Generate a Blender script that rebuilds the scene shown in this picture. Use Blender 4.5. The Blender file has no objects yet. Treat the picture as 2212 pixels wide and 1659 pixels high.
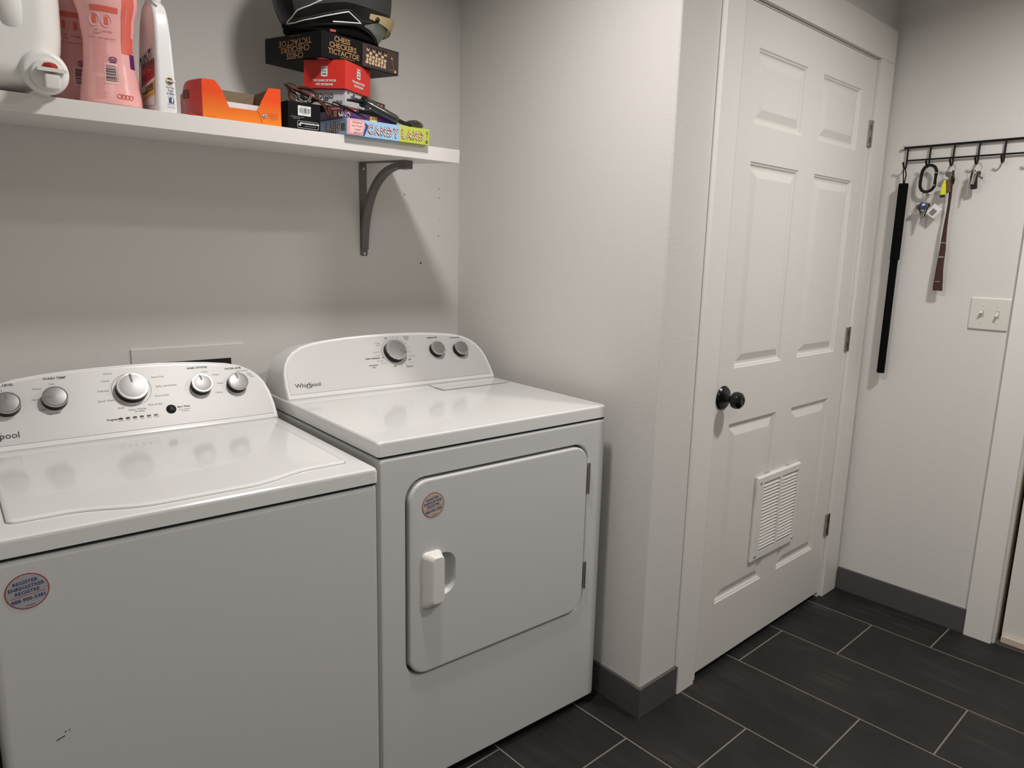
import bpy, bmesh, math, random
from mathutils import Matrix, Vector
random.seed(7)
R = R0 = math.radians; PI = math.pi
sc = bpy.context.scene
COL = sc.collection
T = Matrix.Translation
def RZ(a): return Matrix.Rotation(a, 4, 'Z')
def RX(a): return Matrix.Rotation(a, 4, 'X')
def RY(a): return Matrix.Rotation(a, 4, 'Y')

# ---------------------------------------------------------------- layout numbers (metres)
D = 0.9756            # depth of the alcove
PHI = 0.05495         # the door wall is a little out of square with the alcove
ALC = Matrix.Identity(4)
HALL = T((0, -D, 0)) @ RZ(PHI) @ T((0, D, 0))
SHELF = T((0, 0, 1.655)) @ RX(0.06) @ T((0, 0, 0.037))      # z = 0 is the top of the shelf
CEIL = 2.44
W = 1.3423            # far wall

# ---------------------------------------------------------------- camera
cam = bpy.data.cameras.new('camera'); cam.lens = 24.872; cam.sensor_width = 36; cam.clip_start = 0.02
co = bpy.data.objects.new('camera', cam); COL.objects.link(co)
r_ = Vector((0.777094, -0.62893958, 0.02366267)); u_ = Vector((0.09783219, 0.15784644, 0.9826054)); f_ = Vector((0.62173449, 0.76126179, -0.18419205))
mm = Matrix((r_, u_, -f_)).transposed().to_4x4(); mm.translation = (-1.53156, -2.21046, 1.37666)
co.matrix_world = mm
sc.camera = co
# ---------------------------------------------------------------- world, lights, exposure
w = bpy.data.worlds.new('world'); sc.world = w; w.use_nodes = True
w.node_tree.nodes['Background'].inputs[0].default_value = (0.9, 0.93, 1, 1)
w.node_tree.nodes['Background'].inputs[1].default_value = 0.02
sc.view_settings.view_transform = 'Standard'; sc.view_settings.look = 'None'
sc.view_settings.exposure = 0.55; sc.view_settings.gamma = 1; sc.view_settings.use_curve_mapping = False
def ceiling_or_fill_lamp(name, loc, power, size, color):
    l = bpy.data.lights.new(name, 'AREA'); l.shape = 'DISK'; l.size = size; l.energy = power; l.color = color; l.spread = R0(164)
    o = bpy.data.objects.new(name, l); COL.objects.link(o); o.location = loc
ceiling_or_fill_lamp('ceiling_or_fill_light', (-0.68, -1.05, CEIL - 0.03), 9.2, 0.15, (1, .957, .922))
ceiling_or_fill_lamp('ceiling_or_fill_light', HALL @ Vector((0.50, -1.95, CEIL - 0.03)), 12.6, 0.15, (1, .963, .922))
ceiling_or_fill_lamp('ceiling_or_fill_light', (-1.1, -2.75, CEIL - 0.03), 6.6, 0.5, (1, .962, .928))  # unseen fill lamp added behind the camera to lift the shade

# ---------------------------------------------------------------- materials
def lin(h):
    h = h.lstrip('#'); v = [int(h[i:i + 2], 16) / 255 for i in (0, 2, 4)]
    return tuple(c / 12.92 if c <= .04045 else ((c + .055) / 1.055) ** 2.4 for c in v) + (1,)
MATS = {}
def mat(name, col, rough=0.5, metal=0.0, bump=None, spec=0.5, coat=0.0, trans=0.0, sub=0.0, noise=None):
    m = bpy.data.materials.new(name); m.use_nodes = True; nt = m.node_tree; b = nt.nodes['Principled BSDF']
    c = lin(col) if isinstance(col, str) else tuple(col) + (1,)
    b.inputs['Base Color'].default_value = c; b.inputs['Roughness'].default_value = rough; b.inputs['Metallic'].default_value = metal
    b.inputs['Specular IOR Level'].default_value = spec; b.inputs['Coat Weight'].default_value = coat
    b.inputs['Transmission Weight'].default_value = trans; b.inputs['Subsurface Weight'].default_value = sub
    if sub: b.inputs['Subsurface Scale'].default_value = 0.02
    tc = nt.nodes.new('ShaderNodeTexCoord')
    if noise:      # noise = (scale, amount): faint mottling of the colour
        n = nt.nodes.new('ShaderNodeTexNoise'); n.inputs['Scale'].default_value = noise[0]; n.inputs['Detail'].default_value = 4
        nt.links.new(tc.outputs['Object'], n.inputs['Vector'])
        mx = nt.nodes.new('ShaderNodeMix'); mx.data_type = 'RGBA'
        mx.inputs['A'].default_value = tuple(v * (1 - noise[1]) for v in c[:3]) + (1,); mx.inputs['B'].default_value = tuple(min(1, v * (1 + noise[1])) for v in c[:3]) + (1,)
        nt.links.new(n.outputs['Fac'], mx.inputs['Factor']); nt.links.new(mx.outputs['Result'], b.inputs['Base Color'])
    if bump:       # bump = (scale, strength, distance, stretch)
        n = nt.nodes.new('ShaderNodeTexNoise'); n.inputs['Scale'].default_value = bump[0]; n.inputs['Detail'].default_value = 3
        mp = nt.nodes.new('ShaderNodeMapping'); mp.inputs['Scale'].default_value = bump[3] if len(bump) > 3 else (1, 1, 1)
        nt.links.new(tc.outputs['Object'], mp.inputs['Vector']); nt.links.new(mp.outputs['Vector'], n.inputs['Vector'])
        bp = nt.nodes.new('ShaderNodeBump'); bp.inputs['Strength'].default_value = bump[1]; bp.inputs['Distance'].default_value = bump[2]
        nt.links.new(n.outputs['Fac'], bp.inputs['Height']); nt.links.new(bp.outputs['Normal'], b.inputs['Normal'])
    MATS[name] = m
    return m
WALL = mat('wall_paint', (.70, .682, .655), .75, bump=(170, .35, .0015), spec=.25)
CEILM = mat('ceiling_paint', (.82, .81, .79), .9)
DOORM = mat('door_paint', (.77, .745, .71), .42, bump=(90, .12, .0012, (1.2, 1.2, 14)), spec=.35)
TRIM = mat('trim_paint', (.79, .77, .735), .4, spec=.4)
SHELFM = mat('shelf_paint', (.74, .715, .685), .45, bump=(60, .05, .001))
BASEB = mat('baseboard_paint', (.085, .080, .080), .5)
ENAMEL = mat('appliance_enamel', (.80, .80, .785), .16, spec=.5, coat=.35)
ENAMEL_SHADED = mat('appliance_enamel_shaded', (.64, .64, .632), .38, spec=.4, bump=(900, .04, .0003))  # same paint as the decks, darkened to put front shade into the colour
CONS = mat('console_plastic', (.80, .80, .79), .22, spec=.5)
PANEL = mat('console_brushed_panel', (.62, .61, .60), .42, metal=.1, spec=.3, bump=(500, .04, .0003, (.06, 1, 1)))
BLACKP = mat('black_plastic', (.009, .009, .009), .38, spec=.3)
SATIN = mat('dial_silver', (.27, .265, .26), .38, metal=.5)
CHROME = mat('chrome', (.62, .61, .60), .12, metal=1)
STEEL = mat('satin_nickel', (.42, .385, .345), .35, metal=1)
INK = mat('dark_ink', (.05, .05, .05), .6)
INKG = mat('grey_ink', (.20, .195, .19), .6)
GAP = mat('gap_shade_and_rubber', (.015, .015, .015), .9)  # near-black: shade painted into gaps, and rubber strip at the outside door
BRK = mat('bracket_grey', (.155, .143, .135), .45, metal=.35)
KNOBM = mat('black_knob', (.006, .0055, .0055), .25, spec=.35)
RACKM = mat('black_wire', (.006, .006, .006), .45, spec=.2)
FOAM = mat('black_foam', (.004, .004, .004), .9, spec=.08)
PLATE = mat('switch_plate', (.70, .675, .63), .35)
JUG = mat('jug_plastic', (.84, .83, .80), .32, sub=.25)
CAPW = mat('cap_plastic', (.80, .785, .75), .38)
REDB = mat('red_button', (.36, .022, .022), .4)
PINK = mat('pink_bottle', (.85, .44, .425), .24, sub=.15, noise=(9, .05))
PINKL = mat('pink_label', (.78, .36, .345), .3)
CORAL = mat('coral_label', (.72, .135, .10), .35)
PINKP = mat('pale_pink_print', (.88, .54, .51), .35)
PINKD = mat('small_print', (.66, .27, .25), .4)
REDINK = mat('dark_red_ink', (.33, .05, .045), .5)
PURPLE = mat('purple', (.10, .022, .12), .4)
WHITE = mat('white_paper', (.78, .775, .76), .5)
WHITEG = mat('white_gloss', (.80, .80, .80), .16, coat=.3)
RED = mat('red_card', (.68, .030, .020), .38)
REDL = mat('label_red', (.50, .03, .025), .4)
YEL = mat('label_yellow', (.78, .50, .10), .4)
BLUE = mat('label_blue', (.02, .07, .22), .4)
BLACKC = mat('black_card', (.005, .005, .0055), .5, spec=.15, noise=(14, .25))
GOLD = mat('gold_print', (.36, .20, .085), .45)
BROWNC = mat('kraft_board', (.26, .185, .12), .85, noise=(20, .08))
DKBR = mat('dark_brown_print', (.045, .022, .020), .45)
CREAM = mat('cream_print', (.62, .44, .26), .5)
SKY = mat('light_blue_card', (.33, .55, .78), .4)
LIME = mat('lime_card', (.50, .58, .08), .4)
CPINK = mat('candy_pink', (.80, .33, .35), .45)
GREYC = mat('grey_white_card', (.56, .55, .57), .45)
COPPER = mat('copper_braid', (.085, .024, .012), .6, spec=.3, noise=(420, .95))
SMOKE = mat('smoky_barrel', (.10, .095, .08), .12, metal=.6)
HELM = mat('helmet_black', (.006, .006, .006), .3, spec=.3)
HELMG = mat('helmet_grey', (.050, .050, .050), .38, metal=.2, spec=.35)
HELMS = mat('helmet_silver', (.24, .26, .24), .33, metal=.5)
STRIPE = mat('helmet_white_stripe', (.74, .74, .72), .4)
TAN = mat('tan_visor', (.50, .37, .19), .38, spec=.5)
LEATH = mat('lanyard_fabric', (.045, .016, .012), .6, noise=(60, .5))
LEATHR = mat('lanyard_red', (.050, .015, .012), .6, noise=(45, .6))
LEATHL = mat('lanyard_light', (.42, .36, .30), .6)
NEON = mat('neon_yellow', (.68, .74, .03), .4)
BROWN = mat('brown_leather', (.13, .075, .03), .6)
KEYM = mat('worn_key', (.17, .155, .14), .35, metal=.9)
BRASS = mat('brass', (.48, .27, .07), .35, metal=.9)
STKG = mat('sticker_grey', (.42, .40, .42), .35)
STKB = mat('sticker_beige', (.52, .46, .39), .3)
STKR = mat('sticker_red_rim', (.30, .035, .03), .4)
NAVY = mat('navy_ink', (.015, .045, .17), .5)
DIRT = mat('scuff', (.03, .03, .03), .8)
SWEEP = mat('door_sweep', (.58, .50, .42), .5, noise=(8, .35))
RUST = mat('rust', (.16, .085, .05), .8)
LEDM = mat('indicator_lens', (.006, .006, .006), .15)
GROUT = mat('grout', (.20, .18, .158), .9, noise=(30, .15))

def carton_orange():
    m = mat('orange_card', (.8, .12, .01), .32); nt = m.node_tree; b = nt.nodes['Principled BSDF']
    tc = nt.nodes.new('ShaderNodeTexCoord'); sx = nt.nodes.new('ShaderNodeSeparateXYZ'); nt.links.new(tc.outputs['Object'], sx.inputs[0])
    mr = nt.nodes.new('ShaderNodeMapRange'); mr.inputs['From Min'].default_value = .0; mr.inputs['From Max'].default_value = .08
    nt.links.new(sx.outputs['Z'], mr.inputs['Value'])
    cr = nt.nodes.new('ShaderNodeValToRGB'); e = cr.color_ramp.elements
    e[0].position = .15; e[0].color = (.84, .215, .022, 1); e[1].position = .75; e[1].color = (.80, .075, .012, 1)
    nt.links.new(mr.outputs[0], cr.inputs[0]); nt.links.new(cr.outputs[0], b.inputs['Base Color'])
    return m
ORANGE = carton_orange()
def candy_stripe():
    m = mat('candy_cane_print', (.7, .6, .5), .45); nt = m.node_tree; b = nt.nodes['Principled BSDF']
    tc = nt.nodes.new('ShaderNodeTexCoord'); wv = nt.nodes.new('ShaderNodeTexWave'); wv.bands_direction = 'DIAGONAL'; wv.inputs['Scale'].default_value = 75
    nt.links.new(tc.outputs['Object'], wv.inputs['Vector'])
    cr = nt.nodes.new('ShaderNodeValToRGB'); cr.color_ramp.interpolation = 'CONSTANT'; e = cr.color_ramp.elements
    e[0].color = (.42, .035, .03, 1); e[1].position = .38; e[1].color = (.80, .72, .62, 1)
    nt.links.new(wv.outputs['Color'], cr.inputs[0]); nt.links.new(cr.outputs[0], b.inputs['Base Color'])
    return m
CANE = candy_stripe()
def tile_mat():
    m = mat('slate_tile', (.04, .036, .034), .5, spec=.32); nt = m.node_tree; b = nt.nodes['Principled BSDF']; L = nt.links.new
    tc = nt.nodes.new('ShaderNodeTexCoord'); gm = nt.nodes.new('ShaderNodeNewGeometry')
    mp = nt.nodes.new('ShaderNodeMapping'); mp.inputs['Scale'].default_value = (34, 2.2, 1)
    L(tc.outputs['Object'], mp.inputs['Vector'])
    off = nt.nodes.new('ShaderNodeVectorMath'); off.operation = 'SCALE'; off.inputs['Scale'].default_value = 40
    cmb = nt.nodes.new('ShaderNodeCombineXYZ'); L(gm.outputs['Random Per Island'], cmb.inputs[0]); L(gm.outputs['Random Per Island'], cmb.inputs[1])
    L(cmb.outputs[0], off.inputs[0])
    ad = nt.nodes.new('ShaderNodeVectorMath'); ad.operation = 'ADD'; L(mp.outputs[0], ad.inputs[0]); L(off.outputs[0], ad.inputs[1])
    n = nt.nodes.new('ShaderNodeTexNoise'); n.inputs['Scale'].default_value = 1.0; n.inputs['Detail'].default_value = 7; n.inputs['Roughness'].default_value = .65
    L(ad.outputs[0], n.inputs['Vector'])
    n2 = nt.nodes.new('ShaderNodeTexNoise'); n2.inputs['Scale'].default_value = 5; n2.inputs['Detail'].default_value = 4; L(tc.outputs['Object'], n2.inputs['Vector'])
    mul = nt.nodes.new('ShaderNodeMath'); mul.operation = 'MULTIPLY'; L(n.outputs['Fac'], mul.inputs[0]); L(n2.outputs['Fac'], mul.inputs[1])
    cr = nt.nodes.new('ShaderNodeValToRGB'); e = cr.color_ramp.elements
    e[0].position = .15; e[0].color = (.0115, .0103, .0096, 1); e[1].position = .32; e[1].color = (.0195, .0175, .016, 1)
    x = cr.color_ramp.elements.new(.47); x.color = (.042, .038, .035, 1)
    L(mul.outputs[0], cr.inputs[0]); L(cr.outputs[0], b.inputs['Base Color'])
    mr = nt.nodes.new('ShaderNodeMapRange'); mr.inputs['To Min'].default_value = .5; mr.inputs['To Max'].default_value = .68
    L(n.outputs['Fac'], mr.inputs['Value']); L(mr.outputs[0], b.inputs['Roughness'])
    bp = nt.nodes.new('ShaderNodeBump'); bp.inputs['Strength'].default_value = .12; bp.inputs['Distance'].default_value = .002
    L(n.outputs['Fac'], bp.inputs['Height']); L(bp.outputs[0], b.inputs['Normal'])
    return m
TILE = tile_mat()

# ---------------------------------------------------------------- mesh building
def root_inv(o):
    while o.parent: o = o.parent
    return T(-Vector(o['_off'])) if '_off' in o else Matrix.Identity(4)
class MB:
    def __init__(s): s.v = []; s.f = []; s.m = []; s.mats = []
    def mi(s, m):
        if m not in s.mats: s.mats.append(m)
        return s.mats.index(m)
    def add(s, vs, fs, m, M=None):
        k = len(s.v); i = s.mi(m)
        s.v += [tuple(M @ Vector(p)) if M else tuple(p) for p in vs]
        for f in fs: s.f.append([a + k for a in f]); s.m.append(i)
        return s
    def box(s, x0, x1, y0, y1, z0, z1, m, bev=0, M=None, seg=2):
        bm = bmesh.new(); bmesh.ops.create_cube(bm, size=1)
        for v in bm.verts: v.co = Vector((x0 + (v.co.x + .5) * (x1 - x0), y0 + (v.co.y + .5) * (y1 - y0), z0 + (v.co.z + .5) * (z1 - z0)))
        if bev: bmesh.ops.bevel(bm, geom=list(bm.edges), offset=bev, segments=seg, profile=.5, affect='EDGES', clamp_overlap=True)
        bm.verts.index_update()
        s.add([v.co for v in bm.verts], [[v.index for v in f.verts] for f in bm.faces], m, M); bm.free(); return s
    def loft(s, rings, m, cap0=True, cap1=True, M=None, closed=True):
        n = len(rings[0]); vs = [p for r in rings for p in r]; fs = []
        for i in range(len(rings) - 1):
            for j in range(n if closed else n - 1):
                a = i * n + j; b = i * n + (j + 1) % n
                fs.append([a, b, b + n, a + n])
        if cap0: fs.append(list(range(n))[::-1])
        if cap1: fs.append([(len(rings) - 1) * n + j for j in range(n)])
        return s.add(vs, fs, m, M)
    def prism(s, poly, z0, z1, m, M=None, bev=0):
        if bev:
            c = Vector((sum(p[0] for p in poly) / len(poly), sum(p[1] for p in poly) / len(poly)))
            sh = [tuple(Vector(p) + (c - Vector(p)).normalized() * bev) for p in poly]
            rings = [[(x, y, z0) for x, y in poly], [(x, y, z1 - bev) for x, y in poly], [(x, y, z1) for x, y in sh]]
        else: rings = [[(x, y, z0) for x, y in poly], [(x, y, z1) for x, y in poly]]
        return s.loft(rings, m, M=M)
    def lathe(s, prof, m, M=None, n=28):
        rings = [[(r * math.cos(2 * PI * j / n), r * math.sin(2 * PI * j / n), h) for j in range(n)] for r, h in prof]
        return s.loft(rings, m, M=M)
    def tube(s, pts, r, m, n=8, closed=False, M=None, flat=1.0):
        P = [Vector(p) for p in pts]; k = len(P); rr = r if isinstance(r, (list, tuple)) else [r] * k
        rings = []; up = None
        for i in range(k):
            t = (P[(i + 1) % k] - P[i - 1]) if closed else (P[min(i + 1, k - 1)] - P[max(i - 1, 0)])
            t.normalize()
            if up is None: up = Vector((0, 0, 1)) if abs(t.z) < .9 else Vector((0, 1, 0))
            a = t.cross(up).normalized(); up = a.cross(t).normalized()
            rings.append([tuple(P[i] + (a * math.cos(2 * PI * j / n) + up * math.sin(2 * PI * j / n) * flat) * rr[i]) for j in range(n)])
        if closed: rings.append(rings[0]); return s.loft(rings, m, False, False, M)
        return s.loft(rings, m, M=M)
    def quad(s, pts, m, M=None): return s.add(pts, [list(range(len(pts)))], m, M)
    def text(s, body, size, m, M, align='CENTER', bold=0, xs=1.0, lift=0.0, shear=0.0, space=1.0):
        cu = bpy.data.curves.new('t', 'FONT'); cu.body = body; cu.size = size; cu.align_x = align; cu.align_y = 'CENTER'
        cu.offset = bold; cu.resolution_u = 2; cu.shear = shear; cu.space_character = space
        o = bpy.data.objects.new('t', cu); COL.objects.link(o)
        dg = bpy.context.evaluated_depsgraph_get(); me = bpy.data.meshes.new_from_object(o.evaluated_get(dg))
        s.add([(v.co.x * xs, v.co.y, lift) for v in me.vertices], [list(p.vertices) for p in me.polygons], m, M)
        bpy.data.objects.remove(o); bpy.data.curves.remove(cu); bpy.data.meshes.remove(me)
        return s
    def build(s, name, parent=None, frame=None, flat=False, angle=32, **props):
        me = bpy.data.meshes.new(name); me.from_pydata(s.v, [], s.f)
        for m in s.mats: me.materials.append(m)
        for p, i in zip(me.polygons, s.m): p.material_index = i; p.use_smooth = not flat
        bm = bmesh.new(); bm.from_mesh(me); bmesh.ops.recalc_face_normals(bm, faces=bm.faces); bm.to_mesh(me); bm.free()
        if not flat: me.set_sharp_from_angle(angle=R(angle))
        o = bpy.data.objects.new(name, me); COL.objects.link(o)
        if not flat:
            wn = o.modifiers.new('weighted_normal', 'WEIGHTED_NORMAL'); wn.keep_sharp = True; wn.mode = 'FACE_AREA'; wn.weight = 100
        if parent: me.transform(root_inv(parent)); o.parent = parent
        elif frame: o.matrix_world = frame
        for k, v in props.items(): o[k] = v
        return o
def rrect(w, h, r, n=5, cx=0, cy=0):
    r = max(min(r, w / 2 - 1e-5, h / 2 - 1e-5), 1e-5); out = []
    for qx, qy, a0 in ((1, 1, 0), (-1, 1, 90), (-1, -1, 180), (1, -1, 270)):
        for k in range(n + 1):
            a = R(a0 + 90 * k / n); out.append((cx + qx * (w / 2 - r) + r * math.cos(a), cy + qy * (h / 2 - r) + r * math.sin(a)))
    return out
def thing(name, label, cat, frame=ALC, at=(0, 0, 0), group=None):
    """An empty at the base of a thing; its parts are built in the coordinates of `frame`."""
    o = bpy.data.objects.new(name, None); COL.objects.link(o); o.empty_display_size = .05
    o.matrix_world = frame @ T(at); o['_off'] = tuple(at); o['label'] = label; o['category'] = cat
    if group: o['group'] = group
    return o
def tag(o, label, cat, group=None):
    o['label'] = label; o['category'] = cat
    if group: o['group'] = group
    return o
def face(o, x, y):                      # frame on a surface: local x, local y, normal outwards
    x = Vector(x).normalized(); y = Vector(y).normalized(); z = x.cross(y)
    m = Matrix((x, y, z)).transposed().to_4x4(); m.translation = Vector(o); return m
FRONT = lambda x, y, z: face((x, y, z), (1, 0, 0), (0, 0, 1))       # normal -y
LEFT = lambda x, y, z: face((x, y, z), (0, -1, 0), (0, 0, 1))       # normal -x
def S(o): o['kind'] = 'structure'; return o
def hxy(x, y): p = HALL @ Vector((x, y, 0)); return (p.x, p.y)

# ================================================================ THE ROOM
cL0, cL1, dL, dR, cR0, cR1 = .1813, .270, .2953, 1.1835, 1.2031, 1.3235
DT, DB, CIN, CT = 2.0815, .0254, 2.0912, .016
FY = -D                                  # face of the door wall in the hall frame
# floor: rows of slate tiles with grout between, laid a third apart
fl = MB(); PT, TL, LX = .308, .613, .5126
fl.box(-2.6, 1.75, -4.4, .45, -.06, -.0007, GROUT)
rnd = random.Random(3)
for k in range(-11, 9):
    x0 = LX + (k - 3) * PT
    ph = -1.0155 - (k - 3) * TL / 3
    j0 = math.floor((-4.4 - ph) / TL)
    for j in range(j0, j0 + 10):
        y0 = ph + j * TL; g = .0017
        ya, yb = max(y0 + g, -4.4), min(y0 + TL - g, .45); xa, xb = max(x0 + g, -2.6), min(x0 + PT - g, 1.75)
        if yb - ya < .01 or xb - xa < .01: continue
        e = .0012
        fl.loft([[(xa, ya, -.003), (xb, ya, -.003), (xb, yb, -.003), (xa, yb, -.003)], [(xa, ya, -e), (xb, ya, -e), (xb, yb, -e), (xa, yb, -e)],
                 [(xa + e, ya + e, 0), (xb - e, ya + e, 0), (xb - e, yb - e, 0), (xa + e, yb - e, 0)]], TILE, cap0=False)
S(fl.build('floor', frame=HALL, flat=True))
S(MB().box(-2.6, 1.75, -4.4, .45, CEIL, CEIL + .06, CEILM).build('ceiling', frame=HALL))
wb = S(MB().box(-2.05, .3, 0, .12, 0, CEIL, WALL).build('wall_back'))
for x, z, rr in ((-.2285, 1.562, .0018), (-.085, 1.559, .0014), (-.0882, 1.425, .0016), (-.1628, 1.328, .0026), (-.228, 1.594, .001), (-.086, 1.591, .0014), (-.083, 1.480, .001)):
    MB().lathe([(rr * 1.3, 0), (rr, .0008), (.0003, .0009)], DIRT, FRONT(x, 0, z), 10).build('screw_hole', wb)
S(MB().box(-2.05, -1.93, -4.35, 0, 0, CEIL, WALL).build('wall_left'))
S(MB().box(-2.05, 1.75, -4.25, -4.15, 0, CEIL, WALL).build('wall_near', frame=HALL))
# wall at the right of the alcove turns the corner and carries the door
cr = .008
c0 = [(0, .0), (0, -D + cr * 1.2)]
for k in range(1, 5):
    a = R(180 + 90 * k / 5); c0.append((cr + cr * math.cos(a), -D + cr + cr * math.sin(a)))
rp = c0 + [hxy(.02, FY), hxy(dL - .012, FY), hxy(dL - .012, FY + .12), (.12, -D + .14), (.12, .0)]
S(MB().prism(rp, 0, CEIL, WALL).build('wall_right'))
dw = MB().box(dL - .012, dR + .012, FY, FY + .12, DT + .012, CEIL, WALL).box(dR + .012, W, FY, FY + .12, 0, CEIL, WALL)
S(dw.build('wall_middle', frame=HALL))
EY0, EY1 = -1.568, -2.50                   # outside door opening on the far wall
fw = MB().box(W, W + .12, EY0, FY + .12, 0, CEIL, WALL).box(W, W + .12, -4.25, EY1, 0, CEIL, WALL).box(W, W + .12, EY1, EY0, 2.06, CEIL, WALL)
wf = S(fw.build('wall_far', frame=HALL))
# baseboards: alcove side, return beside the door, far wall
BH, BT = .0956, .0105
p0 = Vector((0, -D, 0)); e1 = HALL.to_3x3() @ Vector((1, 0, 0)); e2 = HALL.to_3x3() @ Vector((0, -1, 0))
crn = (-BT, -D - BT - .0006)
end = HALL @ Vector((cL0, FY - BT, 0)); endw = HALL @ Vector((cL0, FY + .002, 0))
poly = [(.002, -.004), (-BT, -.004), crn, (end.x, end.y), (endw.x, endw.y), (.002, -D + .002)]
S(MB().prism(poly, 0.0005, BH, BASEB).build('baseboard_right'))
S(MB().box(W - BT, W + .002, -1.4715, FY - .0165, .0005, BH, BASEB, .001).build('baseboard_far', frame=HALL))
S(MB().box(-1.929, -1.929 + BT, -3.3, -.002, .0005, BH, BASEB, .001).build('baseboard_left'))
# door casing, jamb and stop
def casing(n, x0, x1, z0, z1): S(MB().box(x0, x1, FY - CT, FY + .001, z0, z1, TRIM, .0022).build(n, frame=HALL))
casing('trim_1', cL0, cL1, .0005, CIN); casing('trim_2', cR0, cR1, .0005, CIN); casing('trim_3', cL0, cR1, CIN, CIN + .115)
jm = MB().box(cL1 - .001, dL - .0010, FY - .0042, FY + .115, .0005, DT + .004, TRIM).box(dR + .003, cR0 - .003, FY - .002, FY + .115, .0005, DT + .004, TRIM).box(cL1 + .003, cR0 - .003, FY - .002, FY + .115, DT + .004, CIN - .001, TRIM)
S(jm.build('trim_4', frame=HALL))
# ---- six-panel door
YD = FY - .004; dth = .035
cols = [(.381, .683), (.793, 1.087)]; rows = [(.240, .855), (1.034, 1.655), (1.762, 1.969)]
db = MB()
xs = sorted([dL, dR] + [a for c in cols for a in c]); zs = sorted([DB, DT] + [a for r in rows for a in r])
def ispanel(x, z): return any(a < x < b for a, b in cols) and any(a < z < b for a, b in rows)
for i in range(len(xs) - 1):
    for j in range(len(zs) - 1):
        if not ispanel((xs[i] + xs[i + 1]) / 2, (zs[j] + zs[j + 1]) / 2):
            db.quad([(xs[i], YD, zs[j]), (xs[i + 1], YD, zs[j]), (xs[i + 1], YD, zs[j + 1]), (xs[i], YD, zs[j + 1])], DOORM)
db.loft([[(dL, YD, DB), (dR, YD, DB), (dR, YD, DT), (dL, YD, DT)], [(dL, YD + dth, DB), (dR, YD + dth, DB), (dR, YD + dth, DT), (dL, YD + dth, DT)]], DOORM, cap0=False)
for a, b in cols:
    for c, d in rows:
        rg = []
        for inset, dy in ((0, 0), (.003, .0035), (.007, .0045), (.010, .0082), (.0135, .0095), (.020, .0095), (.041, .0018), (.0435, .0012)):
            rg.append([(a + inset, YD + dy, c + inset), (b - inset, YD + dy, c + inset), (b - inset, YD + dy, d - inset), (a + inset, YD + dy, d - inset)])
        db.loft(rg, DOORM, cap0=False)
door = S(db.build('door_1', frame=HALL, angle=12))
kx, kz = .330, .9475
kn = MB().lathe([(.002, 0), (.037, 0), (.038, .003), (.034, .008), (.020, .011), (.012, .013), (.011, .028), (.016, .033), (.0245, .040), (.0268, .050), (.0245, .060), (.017, .067), (.011, .0685), (.009, .067), (.001, .067)], KNOBM, FRONT(kx, YD, kz), 36).build('door_knob', door, label='round black door knob')
for hz in (1.832, 1.074, .315):
    hx = dR + .012
    hb = MB().box(hx - .017, hx + .008, YD - .0045, YD - .0005, hz - .046, hz + .046, STEEL, .0006)
    for s_ in (-.022, .022): hb.box(hx - .0065, hx - .0025, YD - .0052, YD - .0040, hz + s_ - .011, hz + s_ + .011, BLACKP)
    h = hb.build('hinge', door, label='satin nickel hinge')
    MB().lathe([(.002, -.047), (.0055, -.047), (.0055, .047), (.004, .050), (.001, .051)], STEEL, T((hx + .012, YD - .0065, hz)), 14).build('hinge_pin', h)
# vent grille screwed to the door
VX0, VX1, VZ0, VZ1 = .581, .8915, .332, .6385; vy = YD - .0115
vg = MB(); cx, cz = (VX0 + VX1) / 2, (VZ0 + VZ1) / 2
def frame_ring(mb, x0, x1, z0, z1, ix0, ix1, iz0, iz1, yb, yf, m, bev=.004):
    o = lambda x0, x1, z0, z1, y: [(x0, y, z0), (x1, y, z0), (x1, y, z1), (x0, y, z1)]
    mb.loft([o(x0, x1, z0, z1, yb), o(x0, x1, z0, z1, yf + bev), o(x0 + bev, x1 - bev, z0 + bev, z1 - bev, yf), o(ix0, ix1, iz0, iz1, yf), o(ix0, ix1, iz0, iz1, yb)], m, False, False)
frame_ring(vg, VX0, VX1, VZ0, VZ1, .625, .870, .360, .614, YD, vy, TRIM)
vent = vg.build('vent_grille', door, label='white louvred vent grille')
MB().box(.740, .755, vy - .0005, YD - .001, .360, .614, TRIM, .001).build('mullion', vent)
for c0_, c1_ in ((.625, .740), (.755, .870)):
    n = 20
    for i in range(n):
        z = .366 + (i + .5) * (.242 / n)
        MB().loft([[(x, vy + .0005, z - .0036), (x, vy + .0014, z - .0042), (x, YD - .0012, z + .0044), (x, YD - .002, z + .0050)] for x in (c0_, c1_)], TRIM).build('louver', vent)
MB().box(.626, .869, YD - .0016, YD - .0002, .361, .613, GAP).build('backing', vent)
for x, z in ((.603, .618), (.872, .618), (.603, .350), (.872, .350)):
    MB().lathe([(.0055, 0), (.005, .0025), (.002, .0035), (.0005, .0036)], CHROME, FRONT(x, vy, z), 12).build('screw', vent)
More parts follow.
